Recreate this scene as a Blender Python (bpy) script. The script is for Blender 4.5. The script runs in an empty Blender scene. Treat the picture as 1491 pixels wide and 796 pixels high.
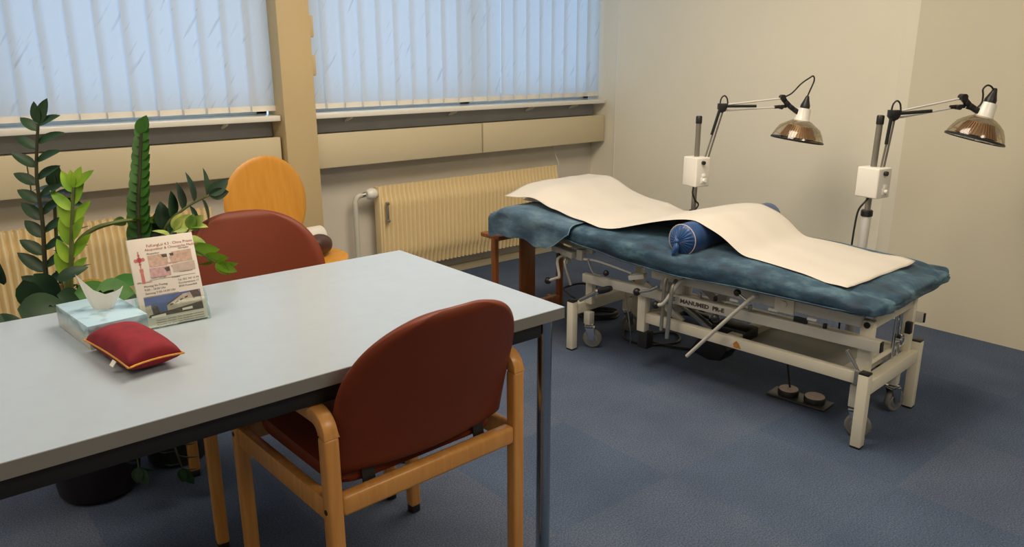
import bpy, bmesh, math, random
from mathutils import Vector, Matrix, Euler
random.seed(4)
PI = math.pi
R = math.radians
COL = bpy.context.scene.collection
SC = bpy.context.scene

# ------------------------------------------------------------------ materials
def new_mat(name):
    m = bpy.data.materials.new(name); m.use_nodes = True
    nt = m.node_tree
    b = nt.nodes['Principled BSDF']
    return m, nt, b

def N(nt, kind, **kw):
    n = nt.nodes.new(kind)
    for k, v in kw.items():
        setattr(n, k, v)
    return n

def ramp(nt, stops):
    r = N(nt, 'ShaderNodeValToRGB')
    e = r.color_ramp.elements
    e[0].position, e[0].color = stops[0][0], (*stops[0][1], 1)
    e[1].position, e[1].color = stops[-1][0], (*stops[-1][1], 1)
    for p, c in stops[1:-1]:
        x = e.new(p); x.color = (*c, 1)
    return r

def simple(name, col, rough=0.5, metal=0.0, var=0.06, scale=12.0, bump=0.0, bscale=200.0, coat=0.0, sheen=0.0, stretch=(1, 1, 1)):
    """plain coloured surface with a faint procedural mottling and optional fine bump"""
    m, nt, b = new_mat(name)
    tc = N(nt, 'ShaderNodeTexCoord')
    mp = N(nt, 'ShaderNodeMapping'); mp.inputs['Scale'].default_value = stretch
    nt.links.new(tc.outputs['Object'], mp.inputs['Vector'])
    no = N(nt, 'ShaderNodeTexNoise'); no.inputs['Scale'].default_value = scale
    no.inputs['Detail'].default_value = 4
    nt.links.new(mp.outputs['Vector'], no.inputs['Vector'])
    lo = tuple(max(0, c * (1 - var)) for c in col); hi = tuple(min(1, c * (1 + var)) for c in col)
    r = ramp(nt, [(0.3, lo), (0.7, hi)])
    nt.links.new(no.outputs['Fac'], r.inputs['Fac'])
    nt.links.new(r.outputs['Color'], b.inputs['Base Color'])
    b.inputs['Roughness'].default_value = rough
    b.inputs['Metallic'].default_value = metal
    b.inputs['Coat Weight'].default_value = coat
    b.inputs['Sheen Weight'].default_value = sheen
    if bump:
        n2 = N(nt, 'ShaderNodeTexNoise'); n2.inputs['Scale'].default_value = bscale
        nt.links.new(mp.outputs['Vector'], n2.inputs['Vector'])
        bp = N(nt, 'ShaderNodeBump'); bp.inputs['Strength'].default_value = bump; bp.inputs['Distance'].default_value = 0.002
        nt.links.new(n2.outputs['Fac'], bp.inputs['Height'])
        nt.links.new(bp.outputs['Normal'], b.inputs['Normal'])
    return m

def wood(name, c1, c2, rough=0.4, stretch=(18, 18, 1.6)):
    m, nt, b = new_mat(name)
    tc = N(nt, 'ShaderNodeTexCoord'); mp = N(nt, 'ShaderNodeMapping')
    mp.inputs['Scale'].default_value = stretch
    no = N(nt, 'ShaderNodeTexNoise'); no.inputs['Scale'].default_value = 3; no.inputs['Detail'].default_value = 6
    no.inputs['Distortion'].default_value = 0.6
    r = ramp(nt, [(0.3, c1), (0.7, c2)])
    nt.links.new(tc.outputs['Object'], mp.inputs['Vector']); nt.links.new(mp.outputs['Vector'], no.inputs['Vector'])
    nt.links.new(no.outputs['Fac'], r.inputs['Fac']); nt.links.new(r.outputs['Color'], b.inputs['Base Color'])
    b.inputs['Roughness'].default_value = rough
    return m

def carpet_mat():
    m, nt, b = new_mat('carpet_tiles_blue')
    tc = N(nt, 'ShaderNodeTexCoord')
    mp = N(nt, 'ShaderNodeMapping'); mp.inputs['Scale'].default_value = (2, 2, 2); mp.inputs['Location'].default_value = (0.36, 0.22, 0.5)
    nt.links.new(tc.outputs['Object'], mp.inputs['Vector'])
    fl = N(nt, 'ShaderNodeVectorMath', operation='FLOOR'); nt.links.new(mp.outputs['Vector'], fl.inputs[0])
    wn = N(nt, 'ShaderNodeTexWhiteNoise'); nt.links.new(fl.outputs['Vector'], wn.inputs['Vector'])
    r = ramp(nt, [(0.0, (0.069, 0.096, 0.158)), (0.5, (0.077, 0.104, 0.166)), (1.0, (0.092, 0.113, 0.166))])
    nt.links.new(wn.outputs['Value'], r.inputs['Fac'])
    n1 = N(nt, 'ShaderNodeTexNoise'); n1.inputs['Scale'].default_value = 210; n1.inputs['Detail'].default_value = 2
    n2 = N(nt, 'ShaderNodeTexNoise'); n2.inputs['Scale'].default_value = 4; n2.inputs['Detail'].default_value = 5
    for n in (n1, n2): nt.links.new(tc.outputs['Object'], n.inputs['Vector'])
    r1 = ramp(nt, [(0.32, (0.62, 0.62, 0.64)), (0.7, (1.32, 1.32, 1.30))])
    r2 = ramp(nt, [(0.3, (0.88, 0.88, 0.9)), (0.7, (1.1, 1.1, 1.08))])
    nt.links.new(n1.outputs['Fac'], r1.inputs['Fac']); nt.links.new(n2.outputs['Fac'], r2.inputs['Fac'])
    m1 = N(nt, 'ShaderNodeMix', data_type='RGBA', blend_type='MULTIPLY'); m1.inputs[0].default_value = 1
    m2 = N(nt, 'ShaderNodeMix', data_type='RGBA', blend_type='MULTIPLY'); m2.inputs[0].default_value = 1
    nt.links.new(r.outputs['Color'], m1.inputs[6]); nt.links.new(r1.outputs['Color'], m1.inputs[7])
    nt.links.new(m1.outputs[2], m2.inputs[6]); nt.links.new(r2.outputs['Color'], m2.inputs[7])
    nt.links.new(m2.outputs[2], b.inputs['Base Color'])
    b.inputs['Roughness'].default_value = 0.95
    b.inputs['Specular IOR Level'].default_value = 0.15
    bp = N(nt, 'ShaderNodeBump'); bp.inputs['Strength'].default_value = 0.35; bp.inputs['Distance'].default_value = 0.003
    nt.links.new(n1.outputs['Fac'], bp.inputs['Height']); nt.links.new(bp.outputs['Normal'], b.inputs['Normal'])
    return m

def velvet_mat(name, dark, mid, light):
    m, nt, b = new_mat(name)
    tc = N(nt, 'ShaderNodeTexCoord'); mp = N(nt, 'ShaderNodeMapping'); mp.inputs['Scale'].default_value = (1.5, 1.0, 2.4)
    nt.links.new(tc.outputs['Object'], mp.inputs['Vector'])
    no = N(nt, 'ShaderNodeTexNoise'); no.inputs['Scale'].default_value = 7; no.inputs['Detail'].default_value = 5; no.inputs['Roughness'].default_value = 0.6
    nt.links.new(mp.outputs['Vector'], no.inputs['Vector'])
    r = ramp(nt, [(0.34, dark), (0.52, mid), (0.72, light)])
    nt.links.new(no.outputs['Fac'], r.inputs['Fac']); nt.links.new(r.outputs['Color'], b.inputs['Base Color'])
    b.inputs['Roughness'].default_value = 0.75
    b.inputs['Sheen Weight'].default_value = 0.35
    b.inputs['Sheen Roughness'].default_value = 0.4
    b.inputs['Sheen Tint'].default_value = (0.45, 0.7, 0.85, 1)
    n2 = N(nt, 'ShaderNodeTexNoise'); n2.inputs['Scale'].default_value = 30; n2.inputs['Detail'].default_value = 4
    nt.links.new(tc.outputs['Object'], n2.inputs['Vector'])
    bp = N(nt, 'ShaderNodeBump'); bp.inputs['Strength'].default_value = 0.35; bp.inputs['Distance'].default_value = 0.01
    nt.links.new(n2.outputs['Fac'], bp.inputs['Height']); nt.links.new(bp.outputs['Normal'], b.inputs['Normal'])
    return m

def blind_mat():
    m = bpy.data.materials.new('blind_fabric'); m.use_nodes = True
    nt = m.node_tree; nt.nodes.clear()
    out = N(nt, 'ShaderNodeOutputMaterial')
    tc = N(nt, 'ShaderNodeTexCoord')
    oi = N(nt, 'ShaderNodeObjectInfo'); cb = N(nt, 'ShaderNodeCombineXYZ')
    ml = N(nt, 'ShaderNodeMath', operation='MULTIPLY'); ml.inputs[1].default_value = 40.0
    nt.links.new(oi.outputs['Random'], ml.inputs[0]); nt.links.new(ml.outputs[0], cb.inputs['Y'])
    av = N(nt, 'ShaderNodeVectorMath', operation='ADD')
    m0 = N(nt, 'ShaderNodeMapping'); m0.inputs['Rotation'].default_value = (0, R(-33), 0)
    nt.links.new(tc.outputs['Object'], m0.inputs['Vector'])
    mp = N(nt, 'ShaderNodeMapping'); mp.inputs['Scale'].default_value = (52, 1, 5.5)
    nt.links.new(m0.outputs['Vector'], mp.inputs['Vector'])
    nt.links.new(mp.outputs['Vector'], av.inputs[0]); nt.links.new(cb.outputs[0], av.inputs[1])
    no = N(nt, 'ShaderNodeTexNoise'); no.inputs['Scale'].default_value = 1.0; no.inputs['Detail'].default_value = 3
    nt.links.new(av.outputs['Vector'], no.inputs['Vector'])
    r = ramp(nt, [(0.0, (0.80, 0.84, 0.87)), (0.62, (0.82, 0.855, 0.88)), (0.74, (0.64, 0.67, 0.70))])
    nt.links.new(no.outputs['Fac'], r.inputs['Fac'])
    d = N(nt, 'ShaderNodeBsdfDiffuse'); t = N(nt, 'ShaderNodeBsdfTranslucent')
    nt.links.new(r.outputs['Color'], d.inputs['Color']); nt.links.new(r.outputs['Color'], t.inputs['Color'])
    mx = N(nt, 'ShaderNodeMixShader'); mx.inputs[0].default_value = 0.58
    nt.links.new(d.outputs[0], mx.inputs[1]); nt.links.new(t.outputs[0], mx.inputs[2])
    nt.links.new(mx.outputs[0], out.inputs['Surface'])
    return m

def clear_mat(name, tint=(1, 1, 1), gloss=0.1, rough=0.03, fres=0.6):
    m = bpy.data.materials.new(name); m.use_nodes = True
    nt = m.node_tree; nt.nodes.clear()
    out = N(nt, 'ShaderNodeOutputMaterial')
    t = N(nt, 'ShaderNodeBsdfTransparent'); t.inputs['Color'].default_value = (*tint, 1)
    g = N(nt, 'ShaderNodeBsdfGlossy'); g.inputs['Roughness'].default_value = rough
    lw = N(nt, 'ShaderNodeLayerWeight'); lw.inputs['Blend'].default_value = 0.25
    ma = N(nt, 'ShaderNodeMath', operation='MULTIPLY_ADD'); ma.inputs[1].default_value = fres; ma.inputs[2].default_value = gloss
    nt.links.new(lw.outputs['Fresnel'], ma.inputs[0])
    mx = N(nt, 'ShaderNodeMixShader')
    nt.links.new(ma.outputs[0], mx.inputs[0]); nt.links.new(t.outputs[0], mx.inputs[1]); nt.links.new(g.outputs[0], mx.inputs[2])
    nt.links.new(mx.outputs[0], out.inputs['Surface'])
    return m

def leaf_mat(name, c1, c2):
    m, nt, b = new_mat(name)
    tc = N(nt, 'ShaderNodeTexCoord')
    no = N(nt, 'ShaderNodeTexNoise'); no.inputs['Scale'].default_value = 14
    nt.links.new(tc.outputs['Object'], no.inputs['Vector'])
    r = ramp(nt, [(0.35, c1), (0.65, c2)])
    nt.links.new(no.outputs['Fac'], r.inputs['Fac']); nt.links.new(r.outputs['Color'], b.inputs['Base Color'])
    b.inputs['Roughness'].default_value = 0.42
    b.inputs['Specular IOR Level'].default_value = 0.35
    return m

M = {}
M['carpet'] = carpet_mat()
M['paint'] = simple('wall_paint_beige', (0.82, 0.78, 0.66), 0.7, var=0.02, scale=2, bump=0.08, bscale=300)
M['paint_panel'] = simple('wall_panel_beige', (0.68, 0.63, 0.50), 0.7, var=0.02, scale=2, bump=0.08, bscale=300)
M['paint_grey'] = simple('parapet_paint', (0.66, 0.62, 0.55), 0.75, var=0.03, scale=3)
M['duct'] = simple('duct_enamel', (0.62, 0.54, 0.37), 0.5, var=0.02, scale=3)
M['recess'] = simple('recess_shade', (0.30, 0.31, 0.33), 0.6, var=0.06, scale=6)  # grey holds the shade under the sills, not a separate paint
M['column'] = simple('column_paint', (0.58, 0.45, 0.25), 0.55, var=0.02, scale=3)
M['ceiling'] = simple('ceiling_paint', (0.87, 0.86, 0.83), 0.9, var=0.02)
M['rad'] = simple('radiator_enamel', (0.80, 0.65, 0.38), 0.38, var=0.02, scale=5)
M['sill'] = simple('sill_laminate', (0.82, 0.80, 0.74), 0.14, var=0.02)
M['frame_blue'] = simple('window_frame_enamel', (0.66, 0.74, 0.78), 0.45, var=0.02)
M['blind'] = blind_mat()
M['glass'] = clear_mat('window_glass', (0.95, 0.98, 1.0), 0.04)
M['acrylic'] = clear_mat('acrylic', (0.93, 0.97, 0.95), 0.02, 0.10, 0.16)
M['amber'] = clear_mat('amber_dome', (0.95, 0.87, 0.74), 0.07, 0.12)
M['table'] = simple('table_laminate', (0.365, 0.42, 0.49), 0.24, var=0.015, scale=20)
M['table_edge'] = simple('table_edge', (0.22, 0.215, 0.21), 0.5, var=0.02)
M['black'] = simple('black_plastic', (0.012, 0.012, 0.013), 0.42, var=0.1)
M['black_metal'] = simple('black_steel', (0.010, 0.010, 0.011), 0.5, var=0.1)
M['chrome'] = simple('chrome', (0.62, 0.63, 0.64), 0.16, metal=1.0, var=0.02)
M['steel_blue'] = simple('table_leg_steel', (0.42, 0.47, 0.52), 0.2, metal=1.0, var=0.02)
M['grey_metal'] = simple('grey_metal', (0.40, 0.40, 0.38), 0.35, metal=0.8, var=0.03)
M['beech'] = wood('beech_lacquer', (0.56, 0.25, 0.062), (0.66, 0.33, 0.095), 0.33)
M['vinyl'] = vm = simple('rust_vinyl', (0.155, 0.030, 0.012), 0.45, var=0.06, scale=4, bump=0.12, bscale=450)
vm.node_tree.nodes['Principled BSDF'].inputs['Specular IOR Level'].default_value = 0.22
M['plywood'] = wood('orange_plywood', (0.55, 0.235, 0.025), (0.62, 0.29, 0.04), 0.4, stretch=(14, 14, 1.2))
M['brown_wood'] = wood('red_brown_wood', (0.24, 0.075, 0.018), (0.33, 0.11, 0.028), 0.4)
M['cream'] = simple('cream_enamel', (0.74, 0.70, 0.58), 0.4, var=0.03, scale=9)
M['cream_grey'] = simple('cream_grey_enamel', (0.60, 0.58, 0.52), 0.42, var=0.03, scale=9)
M['plate_grey'] = simple('grey_tray', (0.36, 0.35, 0.32), 0.45, var=0.05)
M['rust'] = simple('rust_patch', (0.55, 0.24, 0.05), 0.8, var=0.2, scale=80)
M['velvet'] = velvet_mat('blue_velvet', (0.008, 0.022, 0.045), (0.024, 0.066, 0.115), (0.110, 0.205, 0.255))
M['velvet_soft'] = velvet_mat('blue_cotton_velvet', (0.030, 0.066, 0.120), (0.075, 0.135, 0.200), (0.16, 0.245, 0.31))
M['piping_blue'] = simple('piping_pale_blue', (0.14, 0.26, 0.33), 0.7)
M['paper'] = simple('paper_sheet', (0.64, 0.60, 0.545), 0.8, var=0.015, scale=5, bump=0.05, bscale=60)
M['satin'] = simple('royal_blue_satin', (0.006, 0.055, 0.200), 0.42, var=0.25, scale=25, sheen=0.2)
M['pale_cord'] = simple('pale_cord', (0.62, 0.52, 0.46), 0.7)
M['white_plastic'] = simple('white_plastic', (0.80, 0.78, 0.73), 0.35, var=0.02)
M['white_gloss'] = simple('white_gloss', (0.88, 0.87, 0.83), 0.25, var=0.02)
M['pole_white'] = simple('pole_white', (0.70, 0.68, 0.66), 0.3, var=0.02)
M['pole_grey'] = simple('pole_grey', (0.30, 0.28, 0.25), 0.32, metal=0.6, var=0.05)
M['copper'] = simple('copper_vanes', (0.30, 0.185, 0.115), 0.45, metal=0.2, var=0.12, scale=40)
M['reflector'] = simple('tan_reflector', (0.50, 0.42, 0.32), 0.35, metal=0.3, var=0.05)
M['dark_plate'] = simple('mineral_plate', (0.06, 0.05, 0.045), 0.8, var=0.2)
M['rubber'] = simple('grey_rubber', (0.16, 0.16, 0.155), 0.6, var=0.1)
M['plate_dark'] = simple('pedal_plate', (0.055, 0.055, 0.055), 0.35, metal=0.3, var=0.1)
M['red_velvet'] = simple('crimson_velvet', (0.20, 0.002, 0.012), 0.8, var=0.22, scale=30, bump=0.15, bscale=400)
M['gold'] = simple('gold_piping', (0.62, 0.27, 0.03), 0.5, var=0.2, scale=300)
M['tag'] = simple('white_tag', (0.80, 0.76, 0.70), 0.7)
M['tissue'] = simple('tissue_paper', (0.94, 0.92, 0.87), 0.9, var=0.02)
M['leather'] = simple('brown_leather', (0.060, 0.024, 0.018), 0.45, var=0.15, bump=0.2, bscale=150)
M['pot'] = simple('pot_plastic', (0.018, 0.010, 0.012), 0.35, var=0.1)
M['pot_grey'] = simple('pot_dark_grey', (0.03, 0.03, 0.03), 0.4, var=0.1)
M['soil'] = simple('potting_soil', (0.03, 0.022, 0.015), 0.95, var=0.4, scale=90, bump=0.6, bscale=120)
M['stem'] = simple('plant_stem', (0.10, 0.13, 0.035), 0.5, var=0.25, scale=18)
M['stem_dark'] = simple('plant_stem_dark', (0.045, 0.045, 0.022), 0.5, var=0.3, scale=18)
M['cane'] = simple('cane', (0.30, 0.19, 0.08), 0.7)
M['leaf_dark'] = leaf_mat('leaf_dark', (0.010, 0.034, 0.016), (0.020, 0.060, 0.024))
M['leaf_mid'] = leaf_mat('leaf_mid', (0.026, 0.105, 0.012), (0.045, 0.16, 0.020))
M['leaf_new'] = leaf_mat('leaf_new', (0.14, 0.30, 0.015), (0.27, 0.45, 0.03))
M['leaf_var'] = leaf_mat('leaf_variegated', (0.10, 0.22, 0.02), (0.42, 0.46, 0.12))
M['leaf_broad'] = leaf_mat('leaf_broad', (0.030, 0.125, 0.018), (0.05, 0.17, 0.025))
M['leaf_yellow'] = leaf_mat('leaf_yellow', (0.40, 0.26, 0.03), (0.55, 0.38, 0.06))
M['flyer'] = simple('flyer_paper', (0.80, 0.74, 0.68), 0.5, var=0.01)
M['ink_red'] = simple('ink_red', (0.45, 0.055, 0.06), 0.6)
M['ink_red2'] = simple('ink_red_soft', (0.62, 0.20, 0.19), 0.6)
M['ink_dark'] = simple('ink_dark', (0.06, 0.045, 0.05), 0.6)
M['ph_skin'] = simple('print_skin', (0.66, 0.45, 0.36), 0.5, var=0.18, scale=120)
M['ph_pink'] = simple('print_pink', (0.62, 0.38, 0.40), 0.5, var=0.2, scale=140)
M['ph_tan'] = simple('print_tan', (0.58, 0.46, 0.40), 0.5, var=0.1, scale=90)
M['ph_sky'] = simple('print_sky', (0.10, 0.15, 0.34), 0.5, var=0.2, scale=30)
M['ph_bldg'] = simple('print_facade', (0.50, 0.42, 0.36), 0.5, var=0.15, scale=150)
M['ph_dark'] = simple('print_dark', (0.10, 0.075, 0.07), 0.5, var=0.3, scale=200)
M['light_housing'] = simple('luminaire_housing', (0.85, 0.85, 0.83), 0.4)

def tissue_box_mat():
    m, nt, b = new_mat('tissue_carton')
    tc = N(nt, 'ShaderNodeTexCoord'); sx = N(nt, 'ShaderNodeSeparateXYZ')
    nt.links.new(tc.outputs['Object'], sx.inputs[0])
    no = N(nt, 'ShaderNodeTexNoise'); no.inputs['Scale'].default_value = 22; no.inputs['Detail'].default_value = 6
    nt.links.new(tc.outputs['Object'], no.inputs['Vector'])
    # printed pattern: pale blue marbling, paler field in the middle of each side
    ad = N(nt, 'ShaderNodeMath', operation='MULTIPLY_ADD'); ad.inputs[1].default_value = 18.0; ad.inputs[2].default_value = -0.35
    nt.links.new(sx.outputs['Z'], ad.inputs[0])
    sm = N(nt, 'ShaderNodeMath', operation='MULTIPLY_ADD'); sm.inputs[1].default_value = 0.9
    nt.links.new(no.outputs['Fac'], sm.inputs[0]); nt.links.new(ad.outputs[0], sm.inputs[2])
    r = ramp(nt, [(0.35, (0.62, 0.62, 0.57)), (0.62, (0.40, 0.50, 0.52)), (0.84, (0.20, 0.32, 0.37)), (0.98, (0.42, 0.60, 0.74))])
    nt.links.new(sm.outputs[0], r.inputs['Fac']); nt.links.new(r.outputs['Color'], b.inputs['Base Color'])
    b.inputs['Roughness'].default_value = 0.28
    return m
M['carton'] = tissue_box_mat()
m_, nt_, b_ = new_mat('lamp_diffuser')
b_.inputs['Base Color'].default_value = (0.9, 0.9, 0.88, 1)
b_.inputs['Emission Color'].default_value = (1.0, 0.80, 0.55, 1); b_.inputs['Emission Strength'].default_value = 2.0
M['diffuser'] = m_

# ------------------------------------------------------------------ mesh builder
class MB:
    def __init__(s): s.bm = bmesh.new(); s.mi = 0
    def _fin(s, faces, mi=None):
        for f in faces: f.material_index = s.mi
    def add(s, verts, faces):
        vs = [s.bm.verts.new(v) for v in verts]; out = []
        for f in faces:
            try: out.append(s.bm.faces.new([vs[i] for i in f]))
            except ValueError: pass
        s._fin(out); return vs, out
    def box(s, c, d, rot=None, bev=0.0, seg=2):
        x, y, z = (k / 2 for k in d)
        vs = [Vector(p) for p in ((-x,-y,-z),(x,-y,-z),(x,y,-z),(-x,y,-z),(-x,-y,z),(x,-y,z),(x,y,z),(-x,y,z))]
        if rot is not None:
            q = rot if isinstance(rot, Matrix) else Euler(rot).to_matrix()
            vs = [q @ v for v in vs]
        vs = [v + Vector(c) for v in vs]
        v, f = s.add(vs, [(0,3,2,1),(4,5,6,7),(0,1,5,4),(1,2,6,5),(2,3,7,6),(3,0,4,7)])
        if bev > 0:
            es = list({e for k in f for e in k.edges})
            r = bmesh.ops.bevel(s.bm, geom=es, offset=bev, segments=seg, affect='EDGES', profile=0.5)
            s._fin(r['faces'])
        return s
    def bar(s, p0, p1, w, h, up=(0, 0, 1), bev=0.0):
        p0, p1 = Vector(p0), Vector(p1); d = p1 - p0; L = d.length; d.normalize()
        up = Vector(up)
        if abs(d.dot(up)) > 0.99: up = Vector((0, 1, 0))
        x = d.cross(up).normalized(); z = x.cross(d).normalized()
        q = Matrix((x, d, z)).transposed()
        return s.box((p0 + p1) / 2, (w, L, h), q, bev)
    def ring(s, c, x, y, r, n):
        return [c + x * (r * math.cos(2*PI*i/n)) + y * (r * math.sin(2*PI*i/n)) for i in range(n)]
    def tube(s, pts, r, n=10, smooth=0, cap=True, closed=False):
        P = [Vector(p) for p in pts]
        rs = list(r) if hasattr(r, '__len__') else [r] * len(P)
        if smooth:
            Q, q2 = [], []
            for i in range(len(P) - (0 if closed else 1)):
                g = lambda k: (k % len(P)) if closed else max(0, min(len(P) - 1, k))
                a, b, c, d = P[g(i-1)], P[g(i)], P[g(i+1)], P[g(i+2)]
                for k in range(smooth):
                    t = k / smooth
                    Q.append(0.5 * ((2*b) + (c-a)*t + (2*a-5*b+4*c-d)*t*t + (3*b-a-3*c+d)*t**3))
                    q2.append(rs[g(i)] * (1-t) + rs[g(i+1)] * t)
            if not closed: Q.append(P[-1]); q2.append(rs[-1])
            P, rs = Q, q2
        m = len(P); V, F = [], []
        T = []
        for i in range(m):
            if closed: t = P[(i+1) % m] - P[i-1]
            else: t = P[min(i+1, m-1)] - P[max(i-1, 0)]
            T.append(t.normalized())
        u = T[0].orthogonal().normalized()
        for i in range(m):
            u = (u - T[i] * u.dot(T[i]))
            u = u.normalized() if u.length > 1e-6 else T[i].orthogonal().normalized()
            w = T[i].cross(u)
            V += s.ring(P[i], u, w, rs[i], n)
        for i in range(m if closed else m - 1):
            for k in range(n):
                a, b = i*n + k, i*n + (k+1) % n
                c, d = ((i+1) % m)*n + (k+1) % n, ((i+1) % m)*n + k
                F.append((a, b, c, d))
        if cap and not closed:
            F.append(tuple(range(n))[::-1]); F.append(tuple((m-1)*n + k for k in range(n)))
        s.add(V, F); return s
    def cyl(s, p0, p1, r, r2=None, n=20, cap=True):
        return s.tube([p0, p1], [r, r if r2 is None else r2], n, cap=cap)
    def lathe(s, prof, c=(0,0,0), axis=(0,0,1), n=32, cap=True, xdir=None):
        """prof: [(radius, height)] along axis from c"""
        a = Vector(axis).normalized(); x = a.orthogonal().normalized() if xdir is None else Vector(xdir); y = a.cross(x)
        V, F = [], []
        for r, h in prof: V += s.ring(Vector(c) + a * h, x, y, max(r, 1e-4), n)
        for i in range(len(prof) - 1):
            for k in range(n): F.append((i*n+k, i*n+(k+1) % n, (i+1)*n+(k+1) % n, (i+1)*n+k))
        if cap: F.append(tuple(range(n))[::-1]); F.append(tuple((len(prof)-1)*n+k for k in range(n)))
        s.add(V, F); return s
    def sphere(s, c, r, n=16, sc=(1,1,1)):
        prof = [(r*math.sin(PI*i/n), -r*math.cos(PI*i/n)) for i in range(n+1)]
        V, F = [], []
        m = n * 2
        for q, h in prof:
            V += [Vector(c) + Vector((sc[0]*max(q,1e-5)*math.cos(2*PI*k/m), sc[1]*max(q,1e-5)*math.sin(2*PI*k/m), sc[2]*h)) for k in range(m)]
        for i in range(n):
            for k in range(m): F.append((i*m+k, i*m+(k+1) % m, (i+1)*m+(k+1) % m, (i+1)*m+k))
        s.add(V, F); return s
    def grid(s, nu, nv, fn, close_v=False):
        V = [fn(i/(nu-1), j/(nv-1) if not close_v else j/nv) for i in range(nu) for j in range(nv)]
        F = []
        for i in range(nu-1):
            for j in range(nv if close_v else nv-1):
                k = (j+1) % nv
                F.append((i*nv+j, (i+1)*nv+j, (i+1)*nv+k, i*nv+k))
        return s.add(V, F)
    def prism(s, poly, axis, a, b, bev=0.0, seg=2):
        """poly: 2D outline; extruded along axis 'x','y','z' from a to b"""
        def P(p, h):
            return {'x': (h, p[0], p[1]), 'y': (p[0], h, p[1]), 'z': (p[0], p[1], h)}[axis]
        n = len(poly)
        V = [P(p, a) for p in poly] + [P(p, b) for p in poly]
        F = [tuple(range(n))[::-1], tuple(range(n, 2*n))] + [(i, (i+1) % n, n+(i+1) % n, n+i) for i in range(n)]
        v, f = s.add(V, F)
        bmesh.ops.recalc_face_normals(s.bm, faces=f)
        if bev > 0:
            es = list({e for k in f[:2] for e in k.edges})
            r = bmesh.ops.bevel(s.bm, geom=es, offset=bev, segments=seg, affect='EDGES', profile=0.5)
            s._fin(r['faces'])
        return s
    def text(s, body, size, mtx, ext=0.00008, align='LEFT', bold=0.0):
        cu = bpy.data.curves.new('t', 'FONT'); cu.body = body; cu.size = size; cu.extrude = ext; cu.align_x = align; cu.offset = bold
        cu.resolution_u = 2
        o = bpy.data.objects.new('t', cu); COL.objects.link(o)
        bpy.context.view_layer.update()
        me = bpy.data.meshes.new_from_object(o.evaluated_get(bpy.context.evaluated_depsgraph_get()))
        s.add([mtx @ v.co for v in me.vertices], [tuple(p.vertices) for p in me.polygons])
        bpy.data.objects.remove(o); bpy.data.curves.remove(cu); bpy.data.meshes.remove(me)
        return s
    def xf(s, mtx):
        bmesh.ops.transform(s.bm, matrix=mtx, verts=s.bm.verts); return s

def tag(o, label=None, cat=None, group=None, kind=None):
    if label: o['label'] = label
    if cat: o['category'] = cat
    if group: o['group'] = group
    if kind: o['kind'] = kind
    return o

def obj(name, mb, mats, parent=None, loc=None, rotz=0, angle=38, flat=False, fixn=True):
    me = bpy.data.meshes.new(name)
    if fixn: bmesh.ops.recalc_face_normals(mb.bm, faces=mb.bm.faces)
    mb.bm.to_mesh(me); mb.bm.free()
    for m in (mats if isinstance(mats, (list, tuple)) else [mats]): me.materials.append(M[m])
    if not flat:
        me.polygons.foreach_set('use_smooth', [True] * len(me.polygons))
        me.set_sharp_from_angle(angle=R(angle))
    o = bpy.data.objects.new(name, me); COL.objects.link(o)
    if parent is not None: o.parent = parent
    if loc is not None: o.location = loc
    o.rotation_euler.z = rotz
    return o

def thing(name, label, cat, loc=(0,0,0), rotz=0, group=None):
    o = bpy.data.objects.new(name, None); COL.objects.link(o)
    o.empty_display_size = 0.05
    o.location = loc; o.rotation_euler = (0, 0, rotz)
    return tag(o, label, cat, group)

def struct(name, mb, mat, parent=None, label=None, cat=None, **kw):
    o = obj(name, mb, mat, parent, **kw)
    if parent is None: o['kind'] = 'structure'; o['label'] = label; o['category'] = cat
    return o

def copy_tree(o, parent=None):
    c = o.copy(); COL.objects.link(c)
    if parent is not None: c.parent = parent
    for ch in list(o.children): copy_tree(ch, c)
    return c

def lerp_table(tab, x):
    if x <= tab[0][0]: return tab[0][1]
    for (a, fa), (b, fb) in zip(tab, tab[1:]):
        if x <= b:
            t = (x - a) / (b - a); t = t*t*(3-2*t)
            return fa + (fb - fa) * t
    return tab[-1][1]

# ------------------------------------------------------------------ the room
XR, YW, XL, YB, ZC = 3.952, 3.87, -1.6, -3.6, 2.6
struct('floor', MB().box(((XL+XR)/2, (YB+YW)/2 + .06, -0.05), (XR-XL+.2, YW-YB+.3, 0.1)), 'carpet', label='blue-grey carpet tile floor of the whole room', cat='floor')
struct('ceiling', MB().box(((XL+XR)/2, (YB+YW)/2, ZC+0.05), (XR-XL+.3, YW-YB+.5, 0.1)), 'ceiling', label='plain pale ceiling above the room', cat='ceiling')
struct('wall_left', MB().box((XL-0.05, (YB+YW)/2, ZC/2), (0.1, YW-YB+.3, ZC)), 'paint', label='plain wall at the left side of the room', cat='wall')
struct('wall_rear', MB().box(((XL+XR)/2, YB-0.05, ZC/2), (XR-XL+.3, 0.1, ZC)), 'paint', label='plain wall facing the windows', cat='wall')
# right wall: far panel, and nearer panel standing a little proud behind a narrow cover strip
struct('wall_right', MB().box((XR+0.06, (1.714+3.648)/2, ZC/2), (0.12, 3.648-1.714, ZC)).box((XR+.075, 3.78, ZC/2), (0.12, .28, ZC)),
       'paint', label='beige partition wall behind the head of the treatment bed', cat='wall')
struct('wall_right_panel', MB().box((XR+0.052, (YB+1.714)/2, ZC/2), (0.12, 1.714-YB, ZC)),
       'paint_panel', label='darker beige wall panel behind the right lamp, standing slightly proud', cat='wall')
struct('trim_1', MB().box((XR-0.0005, 1.745, ZC/2), (0.012, 0.07, ZC), bev=0.004), 'paint', label='narrow vertical cover strip on the beige wall behind the right lamp', cat='trim')
struct('trim_2', MB().box((XR+0.004, 3.648, ZC/2), (0.012, 0.012, ZC), bev=0.003), 'sill', label='thin pale vertical edge strip where the beige wall meets the window bay', cat='trim')
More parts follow.
